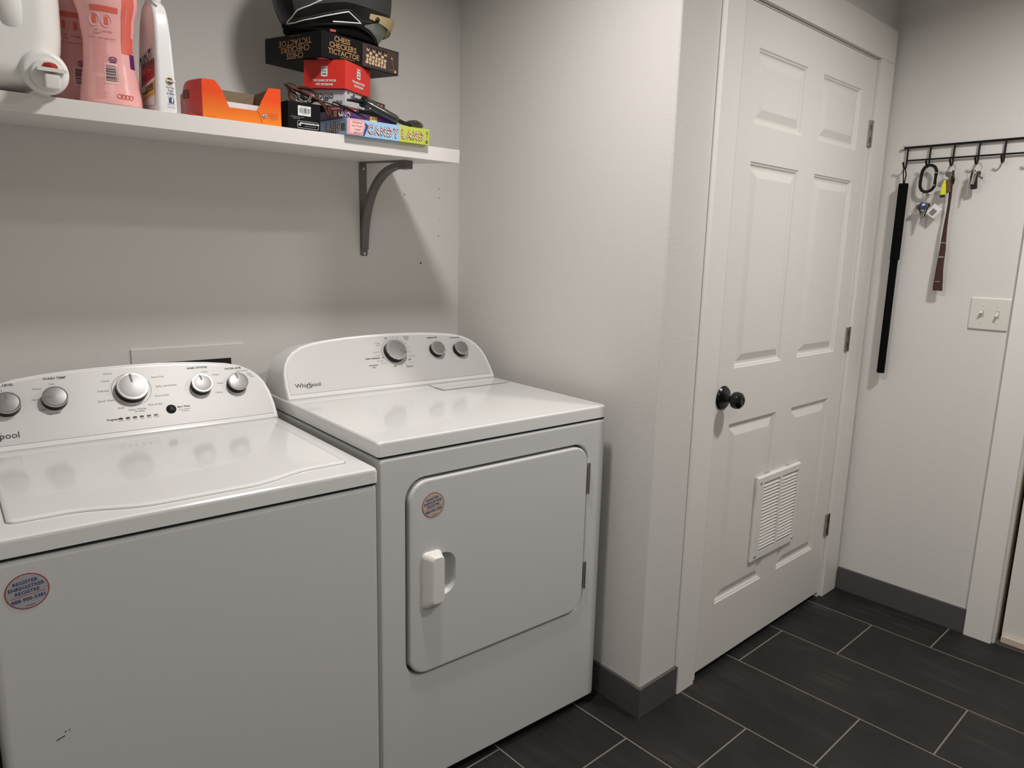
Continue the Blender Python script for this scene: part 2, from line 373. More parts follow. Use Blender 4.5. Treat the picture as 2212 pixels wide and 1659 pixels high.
# ---- outside door at the right edge
S(MB().box(W - .018, W + .001, -1.5615, -1.4725, .0005, 2.06, TRIM, .002).build('trim_5', frame=HALL))
ed = MB().box(W + .028, W + .072, EY1 + .01, -1.5815, .030, 2.055, DOORM, .002)
d2 = S(ed.build('door_2', frame=HALL))
MB().box(W + .010, W + .027, EY1 + .01, -1.5835, .008, .034, SWEEP, .004).box(W + .012, W + .027, EY1 + .01, -1.5835, .004, .0095, RUST).build('door_sweep', d2, label='rust-stained cream door sweep')
js = MB().box(W + .002, W + .030, -1.5690, -1.5635, .001, 2.06, TRIM).box(W + .030, W + .075, -1.5735, -1.567, .001, 2.06, BROWN)
S(js.build('trim_6', frame=HALL))
S(MB().box(W + .045, W + .06, -1.5815, -1.5735, .001, 2.05, GAP).build('trim_7', frame=HALL))
S(MB().box(W + .0, W + .11, EY1, EY0, -.001, .003, BASEB).build('trim_8', frame=HALL))

# ================================================================ APPLIANCES
def xz(poly, y): return [(x, y, z) for x, z in poly]
def xy(poly, z): return [(x, y, z) for x, y in poly]
LEAN = .6; sn, cs = math.sin(LEAN), math.cos(LEAN)
def console_profile(cx, hw, h):
    half = [(1.0, 0), (1.0, .045), (.999, .22), (.987, .42), (.962, .575), (.925, .69), (.872, .785), (.79, .868), (.69, .918), (.55, .953), (.38, .98), (.2, .994), (0, 1.0)]
    right = [(cx + hw * a, h * b) for a, b in half]; left = [(cx - hw * a, h * b) for a, b in half[:-1]][::-1]
    return right + left
def inset(poly, d):
    n = len(poly); out = []
    for i in range(n):
        a, b, c = Vector(poly[i - 1]), Vector(poly[i]), Vector(poly[(i + 1) % n])
        e1_ = (b - a).normalized(); e2_ = (c - b).normalized()
        n1 = Vector((-e1_.y, e1_.x)); n2 = Vector((-e2_.y, e2_.x)); k = (n1 + n2); k = k / max(.4, k.dot(n1))
        out.append(tuple(b + k * d))
    return out
class Console:
    def __init__(s, root, cx, hw, h, y0, z0, yback):
        s.y0, s.z0 = y0, z0; s.root = root
        prof = console_profile(cx, hw, h); P = lambda poly, off: [s.p(x, t, off) for x, t in poly]
        rings = [P(inset(prof, .0085), .0), P(inset(prof, .0065), .0014), P(inset(prof, .003), .0012), P(inset(prof, .0008), -.002), P(prof, -.006), P(prof, -.012)]
        bk = [(x, min(s.p(x, t, -.03)[1] + .004, yback), s.p(x, t, -.012)[2]) for x, t in prof]
        bk2 = [(x, yback, max(z0, s.p(x, t, -.012)[2] - .006)) for x, t in prof]
        b = MB().loft([r for r in rings], CONS, True, False).loft([P(prof, -.012), bk, bk2], CONS, False, True)
        s.body = b.build('console', root, angle=40)
        pin = [(x, max(t, .0155)) for x, t in inset(prof, .011)]
        pm = MB().loft([P(pin, .0002), P(pin, .0016)], PANEL)
        s.panel = pm.build('control_panel', s.body, label='brushed silver control panel')
        s.txt = MB()
    def p(s, x, t, off): return (x, s.y0 + t * sn - off * cs, s.z0 + t * cs + off * sn)
    def fr(s, x, t, off=.0016): return face(s.p(x, t, off), (1, 0, 0), (0, sn, cs))
    def text(s, body, x, t, size, m=INK, bold=0, align='CENTER', **k): s.txt.text(body, size, m, s.fr(x, t, .0020), align, bold, **k)
    def knob(s, x, t, rad, ang, hgt=.020):
        M = s.fr(x, t)
        k = MB().lathe([(rad * 1.0, 0), (rad * .98, hgt * .25), (rad * .93, hgt * .75), (rad * .93, hgt * .8), (.001, hgt * .8)], BLACKP, M, 40).build('knob', s.root)
        MB().lathe([(rad * .93, hgt * .8), (rad * .985, hgt * .84), (rad * .985, hgt * .98), (rad * .95, hgt * 1.06), (rad * .90, hgt * 1.06)], CHROME, M, 40).lathe([(rad * .90, hgt * 1.0), (rad * .90, hgt * 1.05), (rad * .6, hgt * 1.10), (.001, hgt * 1.12)], SATIN, M, 40).build('knob_cap', k, label='satin silver dial face with chrome rim')
        N = M @ RZ(R(ang))
        MB().loft([[(x_, y_, z_) for x_, y_ in rrect(rad * .13, rad * .62, rad * .03, 3, 0, rad * .58)] for z_ in (hgt * 1.05, hgt * 1.135)], INKG, M=N).build('pointer', k, label='dark grey pointer line')
    def ring(s, x, t, rad):
        s.txt.tube([(rad * math.cos(a * PI / 24), rad * math.sin(a * PI / 24), .0003) for a in range(48)], .0004, INKG, 4, True, s.fr(x, t, .0016))
    def logo(s, x, t, size):
        M = s.fr(x, t, .0020)
        s.txt.text('Whirlpool', size, INK, M, 'CENTER', .0002, xs=1.0)
        e = [(.0125 * math.cos(a) , .0058 * math.sin(a)) for a in [i * 2 * PI / 40 * .84 + .35 for i in range(41)]]
        e = [(.0035 + .0012 + u * .78 - v * .62, -.0005 + u * .62 + v * .78, .0002) for u, v in e]
        s.txt.tube(e, [.00018 + .0006 * math.sin(PI * i / 40) for i in range(41)], INK, 4, M=M)
    def done(s): s.txt.build('lettering', s.body, flat=True)
def sticker(parent, x, y, z, rad, base, tilt):
    M = FRONT(x, y, z) @ RZ(R(tilt))
    b = MB().lathe([(rad, 0), (rad, .0005), (rad * .95, .0006)], STKR, M, 40).lathe([(rad * .95, .0003), (rad * .95, .00065), (.0005, .0007)], base, M, 40)
    o = b.build('sticker', parent, label='round registration sticker with a red rim')
    t = MB(); N = M @ T((0, 0, .0009))
    for s_, yy, sz in (('REGISTER', .0165, .0082), ('ENREGISTRER', .0078, .0082), ('REGISTRE', -.0008, .0082), ('888-900-3381', -.0135, .0086)):
        t.text(s_, sz, NAVY, N @ T((0, yy, 0)), 'CENTER', .00015)
    t.quad([(-.025, -.0066, 0), (.025, -.0066, 0), (.025, -.0059, 0), (-.025, -.0059, 0)], STKR, N)
    t.quad([(-.006, -.0255, 0), (.006, -.0255, 0), (.006, -.0245, 0), (-.006, -.0245, 0)], NAVY, N)
    t.build('lettering', o, flat=True)

# ---- dryer
YF = -.8394; dxr, dxl = -.0564, -.7934; dcx = (dxr + dxl) / 2; dw_ = dxr - dxl
dry = thing('clothes_dryer', 'white front-loading clothes dryer with side-swing door, nearest the corner wall', 'dryer', ALC, (dcx, -.48, 0))
zc, zh = (.026 + .9085) / 2, .9085 - .026
rr = lambda w_, h_, r, cx, cz, y: xz(rrect(w_, h_, r, 6, cx, cz), y)
DX0, DX1, DZ0, DZ1 = -.7195, -.1285, .3375, .8425; dcx2, dcz2 = (DX0 + DX1) / 2, (DZ0 + DZ1) / 2; ddw, ddh = DX1 - DX0, DZ1 - DZ0
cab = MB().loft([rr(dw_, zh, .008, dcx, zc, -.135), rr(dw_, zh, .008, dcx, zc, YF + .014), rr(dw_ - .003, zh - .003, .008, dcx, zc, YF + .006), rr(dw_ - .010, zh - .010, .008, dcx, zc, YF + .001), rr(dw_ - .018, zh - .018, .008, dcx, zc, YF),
      rr(ddw + .016, ddh + .016, .055, dcx2, dcz2, YF), rr(ddw + .011, ddh + .011, .053, dcx2, dcz2, YF + .0015), rr(ddw + .0075, ddh + .0075, .052, dcx2, dcz2, YF + .006), rr(ddw + .0065, ddh + .0065, .052, dcx2, dcz2, YF + .045)], ENAMEL_SHADED, True, True)
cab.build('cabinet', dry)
px0, px1, pz0, pz1 = -.676, -.585, .534, .646
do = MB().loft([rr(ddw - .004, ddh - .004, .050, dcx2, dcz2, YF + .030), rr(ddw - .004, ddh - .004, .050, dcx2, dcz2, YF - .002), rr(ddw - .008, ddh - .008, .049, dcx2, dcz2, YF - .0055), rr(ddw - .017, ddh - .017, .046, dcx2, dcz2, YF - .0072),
     rr(px1 - px0, pz1 - pz0, .034, (px0 + px1) / 2, (pz0 + pz1) / 2, YF - .0072), rr(px1 - px0 - .005, pz1 - pz0 - .005, .032, (px0 + px1) / 2, (pz0 + pz1) / 2, YF - .0045), rr(px1 - px0 - .016, pz1 - pz0 - .02, .028, (px0 + px1) / 2, (pz0 + pz1) / 2, YF + .012), rr(px1 - px0 - .03, pz1 - pz0 - .04, .02, (px0 + px1) / 2, (pz0 + pz1) / 2, YF + .018)], ENAMEL_SHADED, True, True)
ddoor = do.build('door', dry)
gx, gz = (-.684 - .629) / 2, (.513 + .6585) / 2
gr = MB().loft([rr(.055, .1455, .012, gx, gz, YF - .0065), rr(.055, .1455, .012, gx, gz, YF - .010), rr(.050, .141, .012, gx + .0005, gz, YF - .0155), rr(.034, .120, .009, gx + .008, gz, YF - .026), rr(.030, .116, .008, gx + .010, gz, YF - .0272)], CAPW)
gr.build('handle', ddoor, label='raised white pull handle beside a scooped pocket')
for hz, hh in ((.741, .091), (.4435, .083)):
    MB().box(-.1265, -.1195, YF - .006, YF + .004, hz - hh / 2, hz + hh / 2, CHROME, .001).lathe([(.002, -hh / 2), (.0032, -hh / 2), (.0032, hh / 2), (.001, hh / 2)], STEEL, T((-.1225, YF - .006, hz)), 10).build('hinge', ddoor, label='narrow steel door hinge')
sticker(ddoor, -.6525, YF - .0073, .775, .0312, STKB, 9)
dk = MB().loft([xy(rrect(dw_ + .001, .716, .008, 6, dcx, -.4805), z) for z in (.9135, .941)] + [xy(rrect(dw_ - .001, .714, .010, 6, dcx, -.4805), .9455), xy(rrect(dw_ - .006, .709, .011, 6, dcx, -.4805), .948), xy(rrect(dw_ - .045, .46, .02, 6, dcx, -.588), .9483), xy(rrect(dw_ - .055, .45, .02, 6, dcx, -.588), .9472)], ENAMEL)
deck = dk.build('top_deck', dry)
MB().box(dxl + .004, dxr - .004, YF + .004, -.14, .9085, .9135, GAP).build('seam', dry)
MB().box(-.330, -.075, -.405, -.322, .9474, .9496, ENAMEL, .001).build('lint_screen_cover', deck)
MB().box(-.335, -.070, -.409, -.320, .9470, .94835, INKG).build('lint_screen_seam', deck)
for sx in (dxl + .05, dxr - .05):
    for sy in (YF + .06, -.2): MB().lathe([(.02, 0.0), (.02, .012), (.008, .014), (.008, .03), (.001, .03)], BLACKP, T((sx, sy, 0)), 14).build('foot', dry)
c = Console(dry, -.4235, .3655, .194, -.3115, .9495, -.14)
MB().box(-.77, -.08, -.305, -.16, .9478, .9505, GAP).build('console_seam', dry)
c.knob(-.4125, .1235, .0365, -116, .022); c.knob(-.2560, .1185, .0258, -38, .019); c.knob(-.1645, .1125, .0258, -50, .019)
c.ring(-.4125, .1235, .0435)
for b_, x, t, sz, bo, m in (('OFF', -.4275, .1735, .0062, .0002, INK), ('Wrinkle', -.461, .158, .0052, 0, INKG), ('Shield', -.461, .1515, .0052, 0, INKG), ('Cool Down', -.474, .128, .0054, 0, INKG), ('Less Dry', -.475, .1165, .0054, 0, INKG), ('ENERGY PREFERRED', -.493, .107, .0056, .0002, INK), ('More Dry', -.471, .0965, .0054, 0, INKG), ('Very Dry', -.462, .088, .0054, 0, INKG), ('Automatic', -.497, .084, .0075, .0001, INK), ('Dry', -.497, .0765, .0075, .0001, INK), ('OFF', -.425, .0745, .0062, .0002, INK), ('Fluff Air', -.373, .069, .0075, .0001, INK), ('OFF', -.366, .093, .0062, .0002, INK), ('Cool Down', -.352, .1055, .0054, 0, INKG), ('Timed', -.353, .174, .0075, .0001, INK), ('Dry', -.353, .1665, .0075, .0001, INK), ('70', -.400, .1755, .0052, 0, INKG), ('60', -.386, .1735, .0052, 0, INKG), ('50', -.372, .1635, .0052, 0, INKG), ('40', -.3625, .1515, .0052, 0, INKG), ('30', -.357, .137, .0052, 0, INKG), ('20', -.3575, .120, .0052, 0, INKG), ('30', -.366, .082, .0052, 0, INKG), ('20', -.384, .075, .0052, 0, INKG), ('10', -.402, .0725, .0052, 0, INKG), ('TEMPERATURE', -.256, .1655, .0062, .0002, INK), ('CYCLE SIGNAL', -.1665, .160, .0062, .0002, INK), ('High', -.2190, .116, .0052, 0, INKG)):
    c.text(b_, x, t, sz, m, bo)
c.txt.lathe([(.0022, 0), (.0022, .0003), (.0002, .0003)], INK, c.fr(-.4585, .107, .0018), 10)
c.logo(-.7205, .0405, .0185); c.done()

# ---- washing machine
YW = -.8769; wxr, wxl = -.8156, -1.5146; wcx = (wxr + wxl) / 2; ww = wxr - wxl
was = thing('washing_machine', 'white top-loading washing machine left of the dryer', 'washing machine', ALC, (wcx, -.5, 0))
zc, zh = (.022 + .866) / 2, .866 - .022
MB().loft([rr(ww, zh, .008, wcx, zc, -.15), rr(ww, zh, .008, wcx, zc, YW + .016), rr(ww - .003, zh - .003, .008, wcx, zc, YW + .008), rr(ww - .010, zh - .010, .008, wcx, zc, YW + .002), rr(ww - .020, zh - .020, .008, wcx, zc, YW)], ENAMEL_SHADED).build('cabinet', was)
MB().box(wxl + .004, wxr - .004, YW + .004, -.155, .866, .8715, GAP).build('seam', was)
dcy, dd_ = (YW - .15) / 2, -.15 - YW
def lidpoly(d, front=0.0):
    x0, x1, y1 = -1.4755 - d, -.8545 + d, -.362 + d; y0 = -.806 - d; r = .022 + d; out = []
    for qx, qy, a0 in ((x1 - r, y1 - r, 0), (x0 + r, y1 - r, 90)):
        for k in range(7): a = R(a0 + 15 * k); out.append((qx + r * math.cos(a), qy + r * math.sin(a)))
    r2 = .014 + d
    for k in range(7): a = R(180 + 15 * k); out.append((x0 + r2 + r2 * math.cos(a), y0 + r2 + r2 * math.sin(a)))
    for k in range(1, 24):
        t = k / 24; x = x0 + r2 + (x1 - x0 - 2 * r2) * t
        b = 0
        s_ = abs(t - .5) * 2
        if s_ < .78: b = .5 + .5 * math.cos(PI * max(0, (s_ - .28) / .5)) if s_ > .28 else 1
        out.append((x, y0 - .040 * b))
    for k in range(7): a = R(270 + 15 * k); out.append((x1 - r2 + r2 * math.cos(a), y0 + r2 + r2 * math.sin(a)))
    return out
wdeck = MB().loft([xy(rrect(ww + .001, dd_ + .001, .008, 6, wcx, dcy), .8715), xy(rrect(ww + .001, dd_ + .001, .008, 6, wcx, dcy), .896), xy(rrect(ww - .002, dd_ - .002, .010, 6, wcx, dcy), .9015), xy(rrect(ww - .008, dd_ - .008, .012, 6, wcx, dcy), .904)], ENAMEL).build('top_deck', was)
MB().loft([xy(lidpoly(.0022), .9025), xy(lidpoly(.0022), .9043)], INKG).build('lid_gap_shade', wdeck, label='dark gap around the lid')  # dark plate under the lid edge, standing in for shade in its gap
MB().loft([xy(lidpoly(.001), .9035), xy(lidpoly(0), .9070), xy(lidpoly(-.003), .9092), xy(lidpoly(-.008), .9100)], ENAMEL).build('lid', was)
c = Console(was, wcx, .3495, .1985, -.306, .9045, -.155)
MB().box(wcx - .33, wcx + .335, -.300, -.17, .9038, .906, GAP).build('console_seam', was)
for x, t, rd, a in ((-1.1665, .1255, .0375, 3), (-1.3335, .1165, .0272, 86), (-1.4275, .1125, .0272, 2), (-1.0005, .1165, .0268, 8), (-.9075, .1125, .0268, 8)): c.knob(x, t, rd, a, .021)
c.ring(-1.1665, .1255, .045)
MB().lathe([(.0122, 0), (.0118, .002), (.009, .0042), (.004, .0053), (.0005, .0056)], BLACKP, c.fr(-1.0850, .0600), 28).build('start_button', was)
for x in (-1.2033, -1.1874, -1.1716, -1.1559, -1.1397, -1.1234):
    MB().loft([[(a, b, z) for a, b in rrect(.0098, .0045, .0022, 4)] for z in (0, .0008)], LEDM, M=c.fr(x, .0492)).build('indicator_light', was)
for b_, x, t, sz, bo, m in (('SOIL LEVEL', -1.4295, .1655, .0085, .0002, INK), ('WASH TEMP', -1.3265, .1735, .0085, .0002, INK), ('RINSE OPTIONS', -.9995, .1715, .0072, .0002, INK), ('WATER LEVEL', -.907, .1610, .0072, .0002, INK), ('Heavy', -1.441, .1525, .0072, 0, INKG), ('Hot', -1.3345, .159, .0068, 0, INKG), ('Warm', -1.3655, .149, .0072, 0, INKG), ('Cool', -1.372, .1218, .0072, 0, INKG), ('Cold', -1.362, .094, .0072, .0001, INKG), ('Tap Cold', -1.340, .0822, .0072, .0001, INKG), ('Colors', -1.213, .1745, .0068, 0, INKG), ('Casual', -1.2215, .155, .0068, 0, INKG), ('Delicate', -1.2300, .128, .0072, 0, INKG), ('Quick Wash', -1.2275, .101, .0072, 0, INKG), ('Soak', -1.198, .078, .0072, 0, INKG), ('Clean Washer', -1.1615, .0700, .0072, 0, INKG), ('with affresh', -1.158, .0640, .0050, 0, INK), ('Rinse & Spin', -1.119, .0782, .0068, 0, INKG), ('Drain & Spin', -1.0995, .101, .0068, 0, INKG), ('Bulky Items/Sheets', -1.0845, .1274, .0066, 0, INKG), ('Heavy Duty', -1.101, .1547, .0066, 0, INKG), ('1 Rinse', -.984, .158, .0058, 0, INKG), ('2 Rinses', -.957, .1465, .0058, 0, INKG), ('1 Rinse', -.952, .1203, .0060, 0, INKG), ('2 Rinses', -.9585, .0935, .0060, 0, INKG), ('Auto Sensing', -.885, .1520, .0058, 0, INKG), ('Deep', -.8680, .1425, .0055, 0, INKG), ('Water', -.8650, .1370, .0055, 0, INKG), ('Wash', -.8610, .1315, .0055, 0, INKG), ('Progress', -1.2215, .0490, .0068, .0002, INK), ('Sensing', -1.2033, .0440, .0042, 0, INKG), ('Wash', -1.1874, .0440, .0042, 0, INKG), ('Rinse', -1.1716, .0440, .0042, 0, INKG), ('Spin', -1.1559, .0440, .0042, 0, INKG), ('Done', -1.1397, .0440, .0042, 0, INKG), ('Lid Lock', -1.1234, .0440, .0042, 0, INKG), ('Start / Pause', -1.0545, .0640, .0060, .0002, INK), ('Hold 3 Seconds', -1.0540, .0565, .0045, 0, INKG), ('to Cancel', -1.0530, .0515, .0045, 0, INKG)):
    c.text(b_, x, t, sz, m, bo)
c.logo(-1.456, .0385, .0215); c.done()
sticker(was, -1.4610, YW - .0002, .8090, .0308, STKG, 6)
for x, z, a, l in ((-1.4365, .526, 16, .014), (-1.4285, .5350, 30, .0035), (-1.4225, .5362, 30, .003)):
    MB().loft([[(u, v, h) for u, v in rrect(l, .0016, .0007, 3)] for h in (0, .0003)], DIRT, M=FRONT(x, YW, z) @ RZ(R(a))).build('scuff_mark', was)
for sx in (wxl + .05, wxr - .05):
    for sy in (YW + .06, -.2): MB().lathe([(.02, 0), (.02, .010), (.008, .012), (.008, .026), (.001, .026)], BLACKP, T((sx, sy, 0)), 14).build('foot', was)

# ---- laundry outlet box cover on the wall behind the washer
op = thing('outlet_box_cover', 'painted outlet box cover on the wall just above the washing machine', 'wall box', ALC, (-.962, 0, .87))
ob = MB(); frame_ring(ob, -1.1188, -.8046, .87, 1.0797, -1.075, -.8445, .90, 1.0363, -.0002, -.0055, WALL, .002)
ob.build('cover_frame', op)
MB().box(-1.076, -.8435, -.0035, -.0002, .899, 1.0373, GAP).build('opening', op, label='dark opening')

# ================================================================ SHELF AND WHAT STANDS ON IT
tag(MB().prism([(-1.92, -.41), (-.2833, -.41), (-.3100, -.001), (-1.92, -.001)], -.037, 0, SHELFM, bev=.0008).build('shelf', frame=SHELF), 'long white wall shelf above the washing machine and dryer', 'shelf')
br = thing('shelf_bracket', 'dark grey metal bracket with a curved brace under the shelf', 'bracket', ALC, (-.389, 0, 1.36))
bx = -.3885
vp = MB(); vp.loft([[(bx + a, y, 1.501 + b) for a, b in rrect(.026, .302, .006, 4)] for y in (-.0002, -.0035)], BRK); vplate = vp.build('wall_plate', br)
A = SHELF @ Vector((bx, -.004, -.037)); B = SHELF @ Vector((bx, -.292, -.037)); dn = SHELF.to_3x3() @ Vector((0, 0, -1))
def beam(p, q, wd, th, m, mb):
    rings = []
    for P in (p, q): rings.append([tuple(P + Vector((sx * wd / 2, 0, 0)) + dn * t_) for sx, t_ in ((-1, .0004), (1, .0004), (1, th), (-1, th))])
    return mb.loft(rings, m)
beam(A, B, .024, .0035, BRK, MB()).build('top_arm', br)
N = 24; pts = []
P0 = Vector((bx + .001, -.0110, 1.372)); P1 = Vector((bx, -.0175, 1.60)); P2 = B + dn * .020 + Vector((0, .012, 0)); P1 = Vector((bx, -.030, 1.612))
rings = []
for i in range(N + 1):
    t = i / N; p = P0 * (1 - t) ** 3 + Vector((bx, -.0195, 1.50)) * 3 * t * (1 - t) ** 2 + Vector((bx, -.080, 1.630)) * 3 * t * t * (1 - t) + P2 * t ** 3
    t2 = min(t + .01, 1); t1 = max(t - .01, 0)
    bz = lambda t: P0 * (1 - t) ** 3 + Vector((bx, -.0195, 1.50)) * 3 * t * (1 - t) ** 2 + Vector((bx, -.080, 1.630)) * 3 * t * t * (1 - t) + P2 * t ** 3
    tg = (bz(t2) - bz(t1)).normalized(); nn = Vector((0, -tg.z, tg.y))
    rings.append([tuple(p + Vector((sx * .0125, 0, 0)) + nn * o_) for sx, o_ in ((-1, -.001), (1, -.001), (1, -.0165), (-1, -.0165))][::1])
MB().loft(rings, BRK).build('curved_brace', br, angle=50)
MB().box(bx - .013, bx + .013, P2.y - .020, P2.y + .022, P2.z - .004, (B + dn * .001).z, BRK, .001).build('end_clip', br)
for z in (1.6347, 1.3575): MB().lathe([(.0052, 0), (.0048, .002), (.0018, .0028), (.0004, .0022)], CHROME, FRONT(bx, -.0035, z), 14).build('screw', vplate, label='steel screw head')

# ---- white detergent jug lying on its back, tap over the shelf edge
jg = thing('detergent_jug', 'large white detergent jug with a push-button tap at the left end of the shelf', 'jug', SHELF, (-1.37, -.25, 0))
def sup(a, e): cc = math.cos(a); return math.copysign(abs(cc) ** e, cc)
jb = MB(); rings = []
for y, gx_, gz_, dz in ((-.425, .070, .112, -.012), (-.418, .098, .142, -.004), (-.400, .116, .164, .0), (-.37, .124, .172, 0), (-.30, .128, .176, 0), (-.20, .128, .176, 0), (-.10, .124, .172, 0), (-.06, .108, .155, 0)):
    ring = []; jcx = -1.3975 if y < -.36 else (-1.408 if y < -.25 else -1.425)
    for k in range(40):
        a = 2 * PI * k / 40; x = gx_ * sup(a, .55); z = gz_ * sup(a - PI / 2, .62)
        ring.append((jcx + x, y, max(.1765 + z + dz, .0005)))
    rings.append(ring)
jb.loft(rings, JUG); jbody = jb.build('body', jg, angle=60)
jx, jz = -1.3145, .0432
M = FRONT(jx, -.400, jz + .002) @ RX(R(4))
MB().lathe([(.033, -.010), (.0345, .0098), (.0410, .0122), (.0430, .020), (.0418, .027), (.038, .0325), (.033, .035)], JUG, M, 48).build('neck', jbody)
cp = MB().lathe([(.0285, .031), (.029, .036), (.029, .046), (.027, .049), (.018, .0505), (.001, .051)], CAPW, M @ T((.002, -.005, 0)), 48); M = M @ T((.003, -.0035, 0))
cap = cp.build('tap_cap', jg, label='white screw cap with a pouring tap')
MB().box(-.0145, .0125, -.024, .004, .050, .072, CAPW, .004, M @ T((.005, -.004, 0))).build('spout', cap)
MB().loft([[(x, y, z) for x, y in rrect(.050, .007, .003, 3, .004, .0075)] for z in (.050, .074)], CAPW, M=M).build('press_bar', cap)
MB().lathe([(.0135, 0), (.0135, .004), (.010, .0085), (.004, .0105), (.0004, .0108)], REDB, M @ T((.002, .011, .060)) @ RX(R(-90)), 24).build('push_button', cap, label='red push button')
MB().loft([[(-1.44 + .024 * math.cos(a), -.4195, .150 + .055 * math.sin(a)) for a in [i * PI / 12 for i in range(24)]], [(-1.44 + .019 * math.cos(a), -.4255, .150 + .048 * math.sin(a)) for a in [i * PI / 12 for i in range(24)]], [(-1.44 + .012 * math.cos(a), -.4215, .150 + .04 * math.sin(a)) for a in [i * PI / 12 for i in range(24)]]], JUG, False, True).build('handle', jbody)

MB().tube([(-1.384, -.400, .30), (-1.380, -.414, .26), (-1.374, -.421, .21), (-1.368, -.421, .165), (-1.362, -.416, .130), (-1.358, -.404, .105)], [.022, .025, .026, .025, .022, .012], JUG, 20, flat=.7).build('handle_grip', jbody, angle=60)

# ---- two pink hourglass bottles
def waist(z):                      # half width against height
    tab = [(0, .0600), (.004, .0625), (.02, .0610), (.05, .0560), (.09, .0505), (.13, .0490), (.17, .0530), (.215, .0620), (.25, .0600), (.275, .044), (.29, .026), (.31, .025)]
    for (a, b), (c_, d) in zip(tab, tab[1:]):
        if a <= z <= c_: t = (z - a) / (c_ - a); t = t * t * (3 - 2 * t); return b + (d - b) * t
    return tab[-1][1]
def wrap(cx, cy, z, ang, off=0.0):  # point on the bottle's skin; ang from the front (-y), + to the right
    hw = waist(z); hd = hw * .70; a = R(ang)
    return (cx + (hw + off) * math.sin(a), cy - (hd + off) * math.cos(a), z)
def pink_bottle(cx, cy, label):
    t = thing('scent_booster_bottle', label, 'bottle', SHELF @ T((0, 0, .0006)), (cx, cy, 0), 'pink laundry bottles on the shelf')
    zz = [0, .002, .005, .012, .022] + [.03 + .0125 * i for i in range(20)] + [.279, .289]
    b = MB(); b.loft([[wrap(cx, cy, z, a * 7.5, -.003 if z == 0 else 0) for a in range(48)] for z in zz], PINK)
    body = b.build('bottle', t, angle=70)
    MB().lathe([(.030, .287), (.034, .290), (.034, .325), (.030, .333), (.001, .335)], PURPLE, T((cx, cy, 0)), 28).build('cap', t, label='purple cap')
    def patch(mb, a0, a1, z0, z1, m, off=.0006, na=8, nz=6, sl=0):
        rings = [[wrap(cx, cy, z0 + (z1 - z0) * j / nz, a0 + (a1 - a0) * i / na + sl * j / nz, off) for i in range(na + 1)] for j in range(nz + 1)]
        mb.loft(rings, m, False, False, closed=False)
    lb = MB(); patch(lb, 22, 52, .110, .26, CORAL, na=6, nz=12); patch(lb, 52, 62, .115, .145, CORAL); patch(lb, 44, 64, .082, .112, PURPLE); patch(lb, -40, 14, .186, .197, CORAL)
    lb.build('front_label', body, label='coral and purple printed label')
    tx = MB()
    def label_frame(ang, z): p = Vector(wrap(cx, cy, z, ang, .0012)); q = Vector(wrap(cx, cy, z, ang + 4, .0012)); up = Vector(wrap(cx, cy, z + .01, ang, .0012)) - p; return face(p, q - p, (up - (q - p).normalized() * up.dot((q - p).normalized())))
    patch(tx, -19, 9, .044, .086, PINKP, .0006)
    for i in range(16):
        h = random.choice((.0008, .0012, .0018)); z = .049 + i * .0021; patch(tx, -16, 5, z, z + h, INK, .0009, 5, 1)
    for i in range(9): patch(tx, 6.5, 8.5, .05 + i * .0035, .0515 + i * .0035, INK, .0009, 1, 1)
    for z0, z1, n, a0, a1 in ((.012, .058, 12, -38, -14), (.066, .132, 18, -44, -8 if cy < -.3 else -8)):
        for i in range(n):
            z = z0 + (z1 - z0) * i / n; patch(tx, a0, a1 - random.uniform(0, 6), z, z + .0006, PINKD, .0007, 5, 1)
    tx.tube([wrap(cx, cy, .094 + .005 * math.sin(a), 0 + 8.5 * math.cos(a), .0008) for a in [i * PI / 10 for i in range(20)]], .0006, PURPLE, 4, True)
    tx.text('he', .010, PURPLE, label_frame(0, .0942), bold=.0002); patch(tx, -8, 8, .0872, .0884, PURPLE, .0008, 4, 1)
    tx.text('Laundry', .0062, REDINK, label_frame(-9, .1485)); tx.text('Lift', .0058, REDINK, label_frame(-32, .150)); tx.text('shake', .0058, REDINK, label_frame(-32, .1435)); tx.text('inhale. wash and enjoy', .0056, REDINK, label_frame(-20, .1345))
    tx.text('fresh scent booster', .0052, PINKP, label_frame(33, .18) @ RZ(R(90)))
    for a_, z in ((-34, .170), (-9, .169)):
        tx.tube([wrap(cx, cy, z + .0125 * math.sin(k), a_ + 10.5 * math.cos(k), .0008) for k in [i * PI / 10 for i in range(20)]], .0007, PINKP, 4, True)
        patch(tx, a_ - 4, a_ + 4, z - .007, z + .008, CORAL, .0007, 3, 2)
    for k in range(4): tx.tube([wrap(cx, cy, .020 + .0045 * math.sin(a), 8 + k * 7.5 + 5 * math.cos(a), .0008) for a in [i * PI / 8 for i in range(16)]], .0006, CORAL, 4, True)
    tx.build('lettering', body, flat=True)
pink_bottle(-1.183, -.352, 'pink hourglass bottle with barcode standing in front, beside the white spray bottle')
pink_bottle(-1.222, -.225, 'pink hourglass bottle in shade behind the other one, next to the jug')

